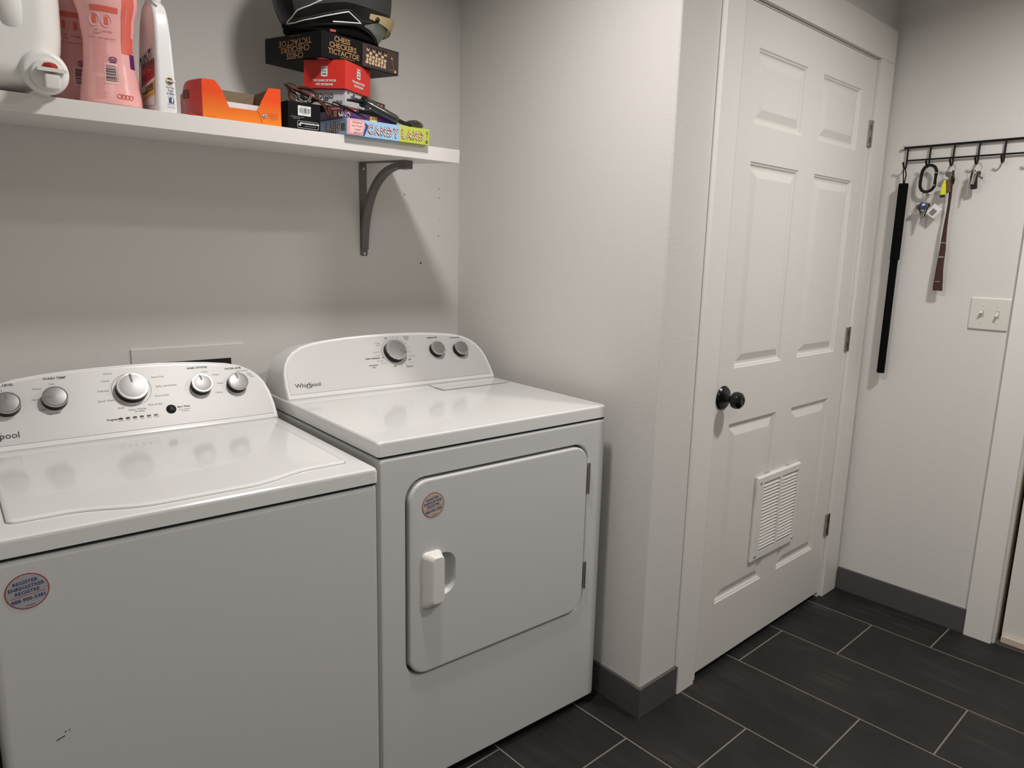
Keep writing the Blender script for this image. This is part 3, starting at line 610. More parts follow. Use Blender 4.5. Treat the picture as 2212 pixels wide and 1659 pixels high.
# ---- stain remover spray bottle
SPF = SHELF @ T((-1.0885, -.350, .0003)) @ RZ(R(9))
sp = thing('spray_bottle', 'white stain remover spray bottle with a red and yellow label', 'bottle', SPF)
def spw(z):
    tab = [(0, .0225, .0535), (.004, .0238, .0550), (.03, .0228, .0545), (.10, .0198, .0520), (.15, .0180, .0485), (.20, .0160, .040), (.222, .0150, .030), (.234, .0125, .015)]
    for (a, b, e), (c_, d, g) in zip(tab, tab[1:]):
        if a <= z <= c_: t = (z - a) / (c_ - a); return b + (d - b) * t, e + (g - e) * t
    return tab[-1][1:]
b = MB(); b.loft([[(x, y, z) for x, y in rrect(2 * spw(z)[0], 2 * spw(z)[1], spw(z)[0] * .42, 6)] for z in (0, .002, .006, .02, .04, .07, .10, .13, .15, .17, .19, .205, .215, .223, .230, .234)], WHITEG)
sb = b.build('bottle', sp, angle=60)
MB().lathe([(.0135, .232), (.0165, .236), (.0165, .262), (.012, .268), (.001, .268)], CAPW, None, 24).build('collar', sp)
MB().box(-.012, .012, -.055, .030, .266, .296, CAPW, .008).build('spray_head', sp)
MB().box(-.004, .004, -.048, -.040, .232, .270, CAPW, .003).build('trigger', sp)
lx = lambda z: -spw(z)[0] - .0007
lb = MB()
def lquad(pts, m, off=0): lb.quad([(lx(z) - off, y, z) for y, z in pts], m)
yl = lambda z: -spw(z)[1] + .0115
lquad([(.045, .012), (-.0425, .012), (-.0415, .075), (.040, .048)], WHITE)
for j in range(8):
    z0, z1 = .072 + j * .005, .072 + (j + 1) * .005
    lquad([(.03, z0 - .02), (yl(z0), z0), (yl(z1), z1), (.03, z1 - .012)], REDL)
lquad([(.030, .022), (-.0425, .035), (-.0415, .066), (.03, .040)], YEL, .0003)
lb.build('label', sb, label='red, white and yellow product label', flat=True)
tx = MB()
LF = lambda y, z, a, o=.0012: face((lx(z) - o, y, z), (0, -1, 0), (-.11, 0, 1)) @ RZ(R(a))
tx.text('SHOUT', .056, WHITE, LF(-.004, .1010, 15, .0010), bold=.0024, xs=.37, shear=.12); tx.text('SHOUT', .056, INK, LF(-.004, .1010, 15, .0014), bold=.0012, xs=.37, shear=.12)
tx.text('3X MORE', .0105, INK, LF(-.014, .0525, 12), bold=.0004); tx.text('CONCENTRATED', .0092, INK, LF(-.006, .0425, 12), bold=.0004, xs=.9); tx.text('than leading spray', .0062, INKG, LF(-.010, .034, 12)); tx.text('22 FL OZ (650 mL)', .0042, INKG, LF(-.022, .012, 0)); tx.text('stain fighter', .0070, CORAL, LF(-.014, .083, 16)); tx.text('action', .0055, CORAL, LF(-.030, .1325, 12))
fy = lambda z: -spw(z)[1] - .0010
FF = lambda x, z, o=0: face((x, fy(z) - o, z), (1, 0, 0), (0, .04, 1))
tx.lathe([(.0085, 0), (.0085, .0002), (.0006, .0002)], YEL, FF(.006, .0665), 20); tx.lathe([(.0072, .0002), (.0072, .0004), (.0005, .0004)], INK, FF(.006, .0665), 20); tx.text('SHOUT', .0062, WHITE, FF(.009, .0670, .0008), bold=.0003)
for s_, z in (('For Tips,', .0530), ('Tricks', .0465), ('& Offers', .0400)): tx.text(s_, .0062, NAVY, FF(.007, z), bold=.0001, xs=.75)
tx.text('find us on', .0032, NAVY, FF(.007, .0345))
tx.quad([(-.0045, -.006, 0), (.0065, -.006, 0), (.0065, .0055, 0), (-.0045, .0055, 0)], BLUE, FF(.007, .0262)); tx.text('f', .0125, WHITE, FF(.0095, .0255, .0003), bold=.0006)
tx.text('facebook.com', .0030, NAVY, FF(.007, .0175)); tx.text('shoutitout.com', .0030, NAVY, FF(.007, .0115))
tx.build('lettering', sb, flat=True)

# ---- orange display carton
oc = thing('display_carton', 'open orange cardboard display carton with a cut-out front', 'carton', SHELF, (-.91, -.31, 0))
X0, X1, Y0, Y1 = -1.0035, -.8165, -.398, -.215; th = .0016
def card(mb, pts, off, m): return mb.loft([pts, [tuple(Vector(p) + Vector(off)) for p in pts]], m)
top = [(-.8165, .0022), (-.8185, .0885)]
cut = [(-.8482, .0870), (-.8505, .0815), (-.8522, .0800), (-.8545, .0745), (-.8562, .0728), (-.8590, .0660), (-.8608, .0640), (-.8640, .0570), (-.8655, .0552), (-.8690, .0460), (-.8705, .0440), (-.8735, .0355), (-.8772, .0306), (-.9432, .0300), (-.9450, .0345), (-.9475, .0390), (-.9478, .0405), (-.9515, .0485), (-.9518, .0500), (-.9560, .0580), (-.9562, .0600), (-.9591, .0650), (-.9640, .0735), (-.9722, .0827), (-.9758, .0858), (-1.0045, .0850)]
fr = [(X0, .0008), (-.8165, .0008)] + [top[1]] + cut
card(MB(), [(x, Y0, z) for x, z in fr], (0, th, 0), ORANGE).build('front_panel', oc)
tx = MB(); FR = lambda x, z: FRONT(x, Y0 - .0006, z)
tx.lathe([(.0052, 0), (.0052, .0002), (.0003, .0002)], WHITE, FR(-.859, .0215), 18).tube([(.0048 * math.cos(a), .0048 * math.sin(a), .0003) for a in [i * PI / 9 for i in range(18)]], .0005, NAVY, 4, True, FR(-.859, .0215)).loft([[(0, .0032, .0004), (-.0028, -.0022, .0004), (.0028, -.0022, .0004)], [(0, .0032, .0006), (-.0028, -.0022, .0006), (.0028, -.0022, .0006)]], NAVY, M=FR(-.859, .0215))
for i, s_ in enumerate(('This carton is made from', 'recycled paperboard with', 'at least half recovered', 'fibre, please recycle it', 'after use')): tx.text(s_, .0030, REDINK, FR(-.8375, .0285 - i * .0036), xs=.85)
tx.text('fresh every day', .0035, REDL, FR(-.985, .004), xs=1.1)
tx.tube([(-.8772, 0, .0306), (-.8735, 0, .027), (-.868, 0, .014), (-.865, 0, .003)], .0005, REDINK, 4, M=T((0, Y0 - .0003, 0)))
tx.build('lettering', oc, flat=True)
rings = []
for k in range(9):
    t = k / 8; y = Y0 + .002 + (Y1 - Y0 - .002) * t; bl = .014 * math.sin(PI * min(1, t * 1.15)) ** 1.0
    zt = .0850 - .0225 * max(0, t - .35) ** 1.6 * 2
    ring = []
    for j in range(9):
        s_ = j / 8; ring.append((X0 - bl * math.sin(PI * (.15 + .85 * s_) * .62) * .9, y, .0012 + (zt - .0012) * s_))
    rings.append(ring)
sw = MB().loft(rings, RED, False, False, closed=False).loft([[(x + th, y, z) for x, y, z in r] for r in rings], BROWNC, False, False, closed=False)
sw.build('side_flap', oc, label='bowed dark red-orange side flap', angle=60)
MB().loft([[(X0 - .0125, -.33, .046), (X0 - .0132, -.29, .046), (X0 - .0128, -.29, .066), (X0 - .0118, -.33, .066)], [(X0 - .0133, -.33, .046), (X0 - .0140, -.29, .046), (X0 - .0136, -.29, .066), (X0 - .0126, -.33, .066)]], BROWN).build('side_print', oc)
card(MB(), [(X1, Y0 + th, .001), (X1, Y1, .001), (X1, Y1, .0905), (X1 - .002, -.33, .094), (X1 - .002, Y0 + th, .0885)], (-th, 0, 0), BROWNC).build('right_panel', oc)
card(MB(), [(X0, Y1, .001), (X1, Y1, .001), (X1, Y1, .0900), (X0 + .07, Y1, .0915), (X0, Y1, .062)], (0, -th, 0), BROWNC).build('back_panel', oc)
card(MB(), [(X0 + .002, -.372, .0025), (X1 - .002, -.372, .0025), (X1 - .002, -.372, .0455), (X0 + .002, -.372, .0455)], (0, .0012, 0), WHITE).build('inner_liner', oc, label='white inner liner strip')
MB().loft([[(X0 - .030, y, .0040), (X0, y, .0005), (X0, y, .0016), (X0 - .030, y, .0062)] for y in (Y0 + .002, Y1)], RED).box(X0, X1, Y0, Y1, .0004, .0014, BROWNC).build('bottom_flap', oc, label='dark red bottom flap')

# ---- black game box with a barcode
bb = thing('game_box', 'small black box with a white barcode label next to the orange carton', 'box', SHELF, (-.757, -.35, 0), 'game boxes on the shelf')
bbx = MB().box(-.7995, -.7135, -.398, -.300, .0005, .0665, BLACKC, .0010).build('box', bb)
FR = lambda x, z: FRONT(x, -.3987, z)
tx = MB(); tx.quad([(-.018, -.012, 0), (.016, -.012, 0), (.016, .0115, 0), (-.018, .0115, 0)], WHITE, FR(-.7560, .0465))
rd = random.Random(5); x = -.0135
while x < .0115:
    wd = rd.choice((.0006, .0010, .0016, .0022)); tx.quad([(x, -.0055, .0003), (x + wd, -.0055, .0003), (x + wd, .0065, .0003), (x, .0065, .0003)], INK, FR(-.7560, .0465)); x += wd + rd.choice((.0006, .0010, .0014))
tx.text('7 78988 60215 4', .0030, INK, FR(-.7565, .0390) @ T((0, 0, .0003))); tx.text('GAME CARDS INC', .0026, INKG, FR(-.757, .0560) @ T((0, 0, .0003)))
tx.text('SPIN MASTER LTD 121 BLOOR', .0026, GREYC, FR(-.775, .0300)); tx.text('MADE IN CHINA', .0026, GREYC, FR(-.7775, .0262))
tx.tube([(a, b_, 0) for a, b_ in rrect(.056, .0165, .0035, 4)], .0004, WHITE, 4, True, FR(-.7475, .0130))
tx.text('WWW.SPINMASTER.COM', .0050, WHITE, FR(-.7425, .0160), bold=.00025, xs=.86); tx.text('customer care and recalls', .0028, GREYC, FR(-.7415, .0100))
tx.tube([(.0022 * math.cos(a), .0022 * math.sin(a), 0) for a in [i * PI / 6 for i in range(12)]], .0012, WHITE, 4, True, FR(-.7695, .0122)); tx.lathe([(.0018, 0), (.0003, .0002)], WHITE, FR(-.7665, .0168), 10)
tx.build('lettering', bbx, flat=True)

# ---- coiled braided cable on the black box
cc = thing('charging_cable', 'coiled copper and black braided cable on the small black box', 'cable', SHELF, (-.745, -.35, .0665))
def loops(cx, cy, cz, rx, rz, n, seed, tilt, dz):
    q = random.Random(seed); pts = []
    for i in range(n * 22):
        a = 2 * PI * i / 22; w_ = 1 + .10 * math.sin(i * .31 + seed)
        pts.append((cx + rx * w_ * math.cos(a) - dz * .3 * math.sin(a), cy + .020 * math.sin(a * .97 + tilt) + .004 * math.sin(i * .5), cz + rz * w_ * math.sin(a) - .28 * rx * math.cos(a) + dz * i / 22 * .02))
    return pts
cb = MB()
cb.tube(loops(-.742, -.352, .0925, .029, .0145, 3, 1, .3, .1), .0022, COPPER, 6)
cb.tube(loops(-.738, -.345, .0940, .033, .0185, 3, 2, .9, -.1), .0022, COPPER, 6)
cb.tube(loops(-.744, -.358, .0885, .024, .0075, 2, 3, 1.6, .1), .0019, COPPER, 6)
cb.tube([(-.705, -.365, .083), (-.697, -.385, .072), (-.694, -.405, .055), (-.691, -.4085, .046), (-.687, -.406, .040)], .0028, COPPER, 6)
cb.tube([(-.712, -.365, .084), (-.703, -.388, .070), (-.700, -.405, .052), (-.698, -.4080, .044), (-.695, -.407, .040)], .0026, COPPER, 6)
cb.build('braid', cc)
cb = MB(); cb.tube(loops(-.747, -.350, .0930, .037, .0200, 1, 4, .4, 0), .0010, BLACKP, 5); cb.build('thin_wire', cc, label='thin black wire loop')
for x, z, a in ((-.764, .0805, 70), (-.735, .0790, -65)):
    MB().box(-.009, .009, -.0045, .0045, -.003, .003, CHROME, .001, T((x, -.378, z)) @ RY(R(a))).build('plug', cc, label='metal plug')
MB().box(-.008, .008, -.005, .005, -.004, .004, BLACKP, .001, T((-.752, -.377, .081)) @ RY(R(30))).build('plug', cc, label='black plug')

# ---- candy board game
cd = thing('board_game', 'flat light blue and lime green board game box, bottom of the pile', 'board game', SHELF, (-.526, -.30, 0), 'game boxes on the shelf')
CY = -.4255
cbx = MB().box(-.6530, -.4005, CY, -.172, .0006, .0425, SKY, .0008).build('box', cd)
MB().box(-.4950, -.4003, CY - .0003, -.1718, .0004, .0427, LIME, .0006).build('lime_end', cbx, label='lime green end')
FR = lambda x, z, o=.0008: FRONT(x, CY - o, z)
tx = MB(); tx.prism([(-.0255, -.0190), (-.0245, .0195), (.010, .0190), (.0235, .0150), (.0245, .004), (.019, -.010), (.018, -.0192)], 0, .0003, CPINK, FR(-.6255, .0215)); tx.prism([(.024, .015), (.034, .008), (.030, -.004), (.0225, -.0192), (.0185, -.0192), (.0215, -.008), (.0255, .004)], 0, .0002, BLUE, FR(-.6255, .0215))
tx.prism([(-.0180, -.0150), (-.0190, .0155), (.010, .0155), (.0205, .0120), (.0205, .002), (.015, -.010), (.0145, -.0150)], 0, .0005, PINKP, FR(-.6255, .0215))
for i, s_ in enumerate(('Celebrating', 'over 70 years', 'of great', 'family fun!')): tx.text(s_, .0068, INK, FR(-.6250 + i * .0008, .0335 - i * .0085, .0016), xs=.85, shear=.25)
LET = [(ch, -.5855 + i * .0193, .0200 - i * .0004) for i, ch in enumerate('CANDY')] + [(ch, -.4850 + i * .0190, .0195) for i, ch in enumerate('LAND')]
for ch, x, z in LET: tx.text(ch, .0300, DKBR, FR(x, z, .0010), bold=.0019, xs=.68)
tx.text('AGES', .0040, INK, FR(-.4085, .0105) @ RZ(R(90))); tx.text('3+', .0085, INK, FR(-.4075, .0325) @ RZ(R(90)), bold=.0003); tx.text('2-4', .0055, INK, FR(-.4085, .0225) @ RZ(R(90))); tx.lathe([(.0042, 0), (.0042, .0003), (.0004, .0003)], INK, FR(-.4085, .0085), 16); tx.text('4', .0055, LIME, FR(-.4085, .0085, .0014), bold=.0003)
LF = lambda y, z, o=.0008: LEFT(-.6530 - o, y, z)
for i, ch in enumerate('LAND'): tx.text(ch, .0360, DKBR, LF(-.301 - i * .0245, .0200, .0008), bold=.0022, xs=.72)
tx.quad([(-.014, -.012, 0), (.014, -.012, 0), (.014, .012, 0), (-.014, .012, 0)], WHITE, LF(-.4040, .0205)); rd = random.Random(9); x = -.012
while x < .011:
    wd = rd.choice((.0007, .0012, .0018)); tx.quad([(x, -.0105, .0003), (x + wd, -.0105, .0003), (x + wd, .0105, .0003), (x, .0105, .0003)], INK, LF(-.4040, .0205)); x += wd + rd.choice((.0006, .001))
tx.text('A4813 1216', .0042, INK, LF(-.402, .0370))
tx.build('lettering', cbx, flat=True)
cn = MB()
for ch, x, z in LET: cn.text(ch, .0300, CANE, FR(x, z, .0014), bold=.0010, xs=.68)
for i, ch in enumerate('LAND'): cn.text(ch, .0360, CANE, LF(-.301 - i * .0245, .0200, .0012), bold=.0012, xs=.72)
cn.build('candy_lettering', cbx, flat=True, label='red and white candy-striped letters')

def game_box(name, label, at, yaw, lx_, ly_, h, m, group='game boxes on the shelf', cat='board game'):
    """Box whose near corner is at `at`; lx_ runs to the right, ly_ to the back."""
    F = SHELF @ T(at) @ RZ(R(yaw)); t = thing(name, label, cat, F, (0, 0, 0), group)
    b = MB().box(0, lx_, 0, ly_, .0003, h - .0003, m, .0012).build('box', t)
    fr = lambda x, z, o=.0008: FRONT(x, -o, z); lf = lambda y, z, o=.0008: LEFT(-o, y, z)
    return t, b, fr, lf
# purple card game
t, b, fr, lf = game_box('card_game', 'purple card game box with white and gold lettering, above the flat board game', (-.6660, -.4020, .0430), 3, .180, .150, .0180, PURPLE)
tx = MB(); tx.text('UNO', .0165, GOLD, fr(.0170, .0092), bold=.0008, xs=.92); tx.text('UNO', .0165, WHITE, fr(.0175, .0092, .0013), bold=.0001, xs=.92)
for x, wd in ((.105, .022),):
    tx.quad([(-wd / 2, -.006, 0), (wd / 2, -.006, 0), (wd / 2, .006, 0), (-wd / 2, .006, 0)], YEL, fr(x, .0085)); tx.text('AGE 7+', .0060, INK, fr(x, .0085, .0012), bold=.0002)
tx.quad([(-.008, -.007, 0), (.008, -.007, 0), (.008, .007, 0), (-.008, .007, 0)], YEL, lf(.014, .0090)); tx.quad([(-.014, -.007, 0), (.012, -.007, 0), (.012, .007, 0), (-.014, .007, 0)], DKBR, lf(.050, .0090)); tx.text('7+', .0080, PURPLE, lf(.014, .0090, .0012)); tx.quad([(-.004, -.006, 0), (.004, -.006, 0), (.004, .006, 0), (-.004, .006, 0)], CREAM, lf(.052, .0090, .0012))
tx.build('lettering', b, flat=True)
# black and red box
t, b, fr, lf = game_box('card_game', 'black card game box with dark red label panels, under the white trivia box', (-.6460, -.3830, .0612), 18, .175, .125, .0160, BLACKC)
tx = MB()
for M_, wd in ((fr(.034, .0082), .042), (lf(.024, .0082), .044)):
    tx.tube([(a, b_, 0) for a, b_ in rrect(wd + .006, .0140, .002, 3)], .0004, GREYC, 4, True, M_); tx.quad([(-wd / 2, -.0055, 0), (wd / 2, -.0055, 0), (wd / 2, .0055, 0), (-wd / 2, .0055, 0)], REDINK, M_); tx.text('UP-2-YOU.COM', .0048, WHITE, M_ @ T((0, -.001, .0006)), bold=.0002, xs=.9)
tx.build('lettering', b, flat=True)
# white trivia box
t, b, fr, lf = game_box('trivia_game', 'white trivia game box with black lower-case lettering, under the red box', (-.6340, -.3770, .0775), 35, .232, .150, .0405, GREYC)
MB().box(.1080, .2325, -.0006, .1504, .0008, .0392, DKBR).build('picture_end', b, label='dark photo-printed end')
tx = MB(); tx.text('the', .0110, INK, fr(.014, .0350), bold=.0001, xs=.85); tx.text('office', .0240, INK, fr(.048, .0265), bold=.0004, xs=.80, lift=0)
tx.text('trivia game', .0050, INKG, fr(.076, .0060))
L2 = lambda y, z: lf(y, z) @ RZ(PI)
tx.text('office', .0270, INK, L2(.062, .0215), bold=.0004, xs=.92); tx.text('the', .0150, INK, L2(.018, .0080), bold=.0002, xs=.92); tx.text('TRIVIA', .0065, INKG, L2(.098, .0345))
for i in range(5):
    x = .122 + i * .022; tx.lathe([(.0065, 0), (.0065, .0002), (.0005, .0002)], (CREAM, CPINK, CREAM, GREYC, CPINK)[i], fr(x, .028, .0016), 14)
tx.build('lettering', b, flat=True)
# red box
t, b, fr, lf = game_box('card_game', 'bright red party game box with white lettering, under the black chess box', (-.6385, -.3855, .1182), 35, .140, .124, .0715, RED)
tx = MB()
for M_, sc_ in ((lf(.062, .040), 1), (fr(.070, .046), 1)):
    tx.prism([(-.0095, -.010), (-.0095, .0150), (.0095, .0150), (.0095, -.010), (.003, -.010), (.0, -.0125), (-.003, -.010)], 0, .0003, WHITE, M_)
    for i, s_ in enumerate(('WORST', 'IDEA', 'EVER')): tx.text(s_, .0058, INKG if i < 2 else INK, M_ @ T((0, .0105 - i * .0075, .0006)), bold=.0002, xs=1.0)
    tx.text('THE GAME OF POOR', .0078, WHITE, M_ @ T((0, -.0205, .0003)), bold=.0003, xs=.95); tx.text('LIFE DECISIONS', .0078, WHITE, M_ @ T((0, -.0300, .0003)), bold=.0003, xs=.95)
tx.build('lettering', b, flat=True)
# chess box
t, b, fr, lf = game_box('chess_game', 'large black and gold chess and checkers box under the helmet', (-.6965, -.3660, .1900), 13, .268, .250, .0640, BLACKC)
tx = MB()
for i, (s_, sz) in enumerate((('CHESS', .0185), ('CHECKERS', .0185), ('TICTACTOE', .0185))):
    tx.text(s_, sz, GOLD, fr(.066 + .003 * i, .0505 - i * .0160), bold=.0004, xs=(1.0, 1.0, 1.02)[i]); 
    M_ = lf(.112, .0110 + i * .0165) @ RZ(PI); tx.text(s_, .0205, GOLD, M_, bold=.0004, xs=1.28)
tx.text('with solid wood pieces', .0050, GOLD, fr(.085, .0095)); tx.text('with solid wood pieces', .0050, GOLD, lf(.112, .0590) @ RZ(PI))
tx.build('lettering', b, flat=True, label='gold capital lettering')
pc = MB(); pc.quad([(.135, 0, .003), (.266, 0, .003), (.266, 0, .061), (.135, 0, .061)], DKBR, T((0, -.0007, 0)))
bc = lambda u, v: (.145 + .074 * u + .004 * v, -.0012, .012 + .040 * v - .010 * u * .2)
for i in range(7):
    for j in range(5):
        g = .06; pc.quad([bc((i + g) / 7, (j + g) / 5), bc((i + 1 - g) / 7, (j + g) / 5), bc((i + 1 - g) / 7, (j + 1 - g) / 5), bc((i + g) / 7, (j + 1 - g) / 5)], CREAM if (i + j) % 2 == 0 else DKBR)
for i in range(7):
    for j in ((0, 2) if i % 2 else (1,)):
        u, v = bc((i + .5) / 7, (j + .35) / 5)[0::2]; pc.loft([[(u + .0034 * math.cos(a), -.0015, v + .0042 * math.sin(a)) for a in [k * PI / 6 for k in range(12)]], [(u + .0030 * math.cos(a), -.0018, v + .0038 * math.sin(a)) for a in [k * PI / 6 for k in range(12)]]], CREAM)
    u, v = bc((i + .5) / 7, 1.03)[0::2]; pc.loft([[(u + .003 * math.cos(a), -.0015, v + .006 * math.sin(a)) for a in [k * PI / 6 for k in range(12)]], [(u + .0028 * math.cos(a), -.0018, v + .0055 * math.sin(a)) for a in [k * PI / 6 for k in range(12)]]], BLACKP)
for p, q in (((.232, .010), (.258, .012)), ((.234, .040), (.250, .038)), ((.238, .045), (.252, .004))): pc.tube([(p[0], -.0014, p[1]), (q[0], -.0014, q[1])], .0007, GOLD, 4)
pc.lathe([(.0034, 0), (.0034, .0003), (.0003, .0003)], CREAM, FRONT(.2545, -.0012, .0085), 12); pc.lathe([(.0026, 0), (.0026, .0003), (.0003, .0003)], CREAM, FRONT(.240, -.0012, .041), 12)
pc.build('board_picture', b, flat=True, label='printed picture of a chess board')
MB().quad([(.01, .01, -.0001), (.035, .01, -.0001), (.035, .04, -.0001), (.01, .04, -.0001)], CPINK).build('price_label', b, flat=True)

# ---- helmet on top of the pile
hm = thing('helmet', 'black and grey full-face helmet with white stripes on top of the game boxes', 'helmet', SHELF, (-.605, -.235, .2545))
HC = Vector((-.605, -.235, .375)); HRd = Vector((.168, .128, .165))
def rim_e(a):
    tab = [(-180, -35), (-165, -39.5), (-147, -40), (-118, -36.8), (-84, -31.8), (-66, -34.2), (-40, -41), (-20, -43), (0, -42), (30, -40), (90, -36), (140, -38), (180, -35)]
    for (p, q), (r0, s0) in zip(tab, tab[1:]):
        if p <= a <= r0: return q + (s0 - q) * (a - p) / (r0 - p)
    return -36
def hp(a, e, off=0.0):
    ca, ce = math.cos(R(a)), math.cos(R(e)); k = 1 + off / .15
    return (HC.x + HRd.x * ca * ce * k, HC.y + HRd.y * math.sin(R(a)) * ce * k, HC.z + HRd.z * math.sin(R(e)) * k)
NA = 72; hb = MB()
azs = [-180 + 360 * i / NA for i in range(NA)]
rings = [[hp(a, rim_e(a) + (89 - rim_e(a)) * t) for a in azs] for t in [0, .03, .07, .12, .18, .25, .33, .42, .52, .62, .72, .82, .91, .97, 1]]
rin = [[hp(a, rim_e(a) - 1, -.006) for a in azs], [hp(a, rim_e(a) + 12, -.02) for a in azs]]
hb.loft(rin[::-1] + rings, HELM, False, True); shell = hb.build('shell', hm, angle=60)
def hpatch(a0, a1, e0, e1, m, off, na=16, ne=6):
    mb = MB()
    lo, hi = (e0 if callable(e0) else lambda a: e0), (e1 if callable(e1) else lambda a: e1)
    mb.loft([[hp(a0 + (a1 - a0) * i / na, lo(a0 + (a1 - a0) * i / na) + (hi(a0 + (a1 - a0) * i / na) - lo(a0 + (a1 - a0) * i / na)) * j / ne, off) for i in range(na + 1)] for j in range(ne + 1)], m, False, False, closed=False); return mb
def lerp(tab):
    def f(a):
        for (p, q), (r0, s0) in zip(tab, tab[1:]):
            if p <= a <= r0: return q + (s0 - q) * (a - p) / (r0 - p)
        return tab[0][1] if a < tab[0][0] else tab[-1][1]
    return f
hpatch(-150, -30, lerp([(-150, -27), (-130, -21), (-96, -14), (-60, -14), (-30, -12)]), lerp([(-150, -18), (-120, 14), (-30, 20)]), HELMG, .0010).build('grey_flank', shell, label='matt grey side graphic')
hpatch(-73, -20, lambda a: rim_e(a) + 2.5, lerp([(-73, -29), (-60, -24.5), (-43, -20), (-20, -18)]), HELMS, .0014).build('silver_chin', shell, label='silver chin area')
st = MB()
def stroke(pts, rad, m, off):
    q = []
    for (a, e), (b_, f) in zip(pts, pts[1:]):
        for k in range(5): q.append(hp(a + (b_ - a) * k / 5, e + (f - e) * k / 5, off))
    q.append(hp(pts[-1][0], pts[-1][1], off)); st.tube(q, rad, m, 6)
w1 = [(-175.8, -37.2), (-157.6, -31.9), (-146.8, -26.1), (-131.3, -21.5), (-116.2, -14.6), (-95, -4)]
w2 = [(-175.8, -37.2), (-156.4, -36.5), (-128.6, -31.9), (-109.2, -26.5), (-93.7, -21.6), (-86.7, -25.1), (-78.0, -28.8), (-93.1, -30.8), (-109.2, -32.6)]
stroke(w1, .0017, STRIPE, .0008); stroke(w2, .0017, STRIPE, .0008)
stroke([(-157.8, -34.5), (-133.5, -31.2), (-113.0, -25.5), (-96.1, -20.5), (-90.8, -20.1), (-84.6, -23.3), (-77.4, -26.5), (-64.7, -24.7)], .0016, HELMG, .0008)
st.build('stripes', shell, label='white outline stripes')
rb = MB(); rb.tube([hp(a, rim_e(a), -.001) for a in azs], .0042, HELM, 8, True); rb.build('edge_trim', shell, label='black rubber edge trim')
ln = MB(); ln.loft([[(HC.x + .125 * math.cos(R(a)), HC.y + .09 * math.sin(R(a)), .2555) for a in azs], [(HC.x + .135 * math.cos(R(a)), HC.y + .098 * math.sin(R(a)), .262) for a in azs], [hp(a, rim_e(a) + 6, -.012) for a in azs]], FOAM, True, True); ln.build('padding', hm, label='black inner padding')
MB().box(-.008, .008, -.002, .002, -.003, .003, REDL, .001, T((-.650, -.3335, .2640)) @ RZ(R(-12))).build('strap_tab', hm, label='small red strap tab')
vb = MB(); rings = []
for i in range(15):
    t = i / 14; a = -70 + 92 * t; out = .002 + .018 * t ** .7 * (1 - .2 * t)
    lo, hi = -22.5 - 3.0 * t, -18.0 + 11.0 * t
    rings.append([hp(a, lo + (hi - lo) * j / 6, out) for j in range(7)])
vb.loft(rings, TAN, False, False, closed=False).loft([[tuple(Vector(p) * 1 + (HC - Vector(p)).normalized() * .0016) for p in r] for r in rings], TAN, False, False, closed=False)
vis = vb.build('visor', hm, label='tan curved visor strip', angle=60)
MB().lathe([(.0075, 0), (.0070, .004), (.003, .006), (.0004, .006)], BLACKP, face(hp(-60.5, -21.2, .004), (1, -.2, 0), (0, 0, 1)), 16).build('visor_knob', vis, label='black visor knob')

# ---- barrel-shaped tool and tongs lying across the boxes
tl = thing('utility_tool', 'dark tool with a glossy smoky barrel lying across the board game boxes', 'tool', SHELF, (-.53, -.41, .0425))
p0 = Vector((-.5960, -.405, .0905)); p1 = Vector((-.4900, -.405, .0570)); ax = (p1 - p0).normalized()
def along(t): return tuple(p0 + (p1 - p0) * t)
MB().tube([along(t) for t in (.0, .02, .06, .12, .5, .9, .97, 1.0)], [.0085, .0115, .0125, .0118, .0118, .0112, .0095, .006], SMOKE, 20).build('barrel', tl, label='glossy smoky barrel')
MB().tube([along(t) for t in (-.06, -.04, .03, .05)], [.010, .0145, .0145, .012], BLACKP, 20).tube([along(.16), along(.19)], [.0131, .0131], CHROME, 20).build('collar', tl)
MB().tube([(-.6440, -.408, .0880), (-.6300, -.408, .0895), (-.610, -.407, .0900), (-.598, -.406, .0900)], [.0030, .0042, .0058, .0075], BLACKP, 10).build('blade', tl, label='flat black tip')
MB().tube([along(.98), (-.474, -.405, .0530), (-.4590, -.405, .0510), (-.447, -.405, .0525)], [.006, .0055, .0050, .005], BLACKP, 12).build('neck', tl)
MB().loft([[(-.4345 + a * .022 * k + .006 * b * k, -.405 + dy, .0530 + b * .010 * k - a * .0055 * k) for a, b in [(math.cos(i * PI / 8), math.sin(i * PI / 8)) for i in range(16)]] for dy, k in ((-.010, .6), (-.007, .95), (.0, 1.0), (.012, 1.0), (.016, .7))], SMOKE).build('foot', tl, label='rounded smoky grey foot')
tg = thing('tongs', 'thin black two-armed tongs lying over the card game boxes', 'tongs', SHELF, (-.64, -.41, .0425))
MB().tube([(-.7150, -.411, .0740), (-.6870, -.412, .0705), (-.6450, -.412, .0640), (-.588, -.411, .0485)], .0018, BLACKP, 6).build('arm', tg)
MB().tube([(-.6850, -.4125, .0775), (-.660, -.413, .0710), (-.6250, -.413, .0610), (-.596, -.412, .0500)], .0022, BLACKP, 6).build('arm', tg)
MB().tube([(-.6850, -.4125, .0775), (-.6860, -.412, .0740), (-.6868, -.412, .0708)], .0015, BLACKP, 6).build('joint', tg)

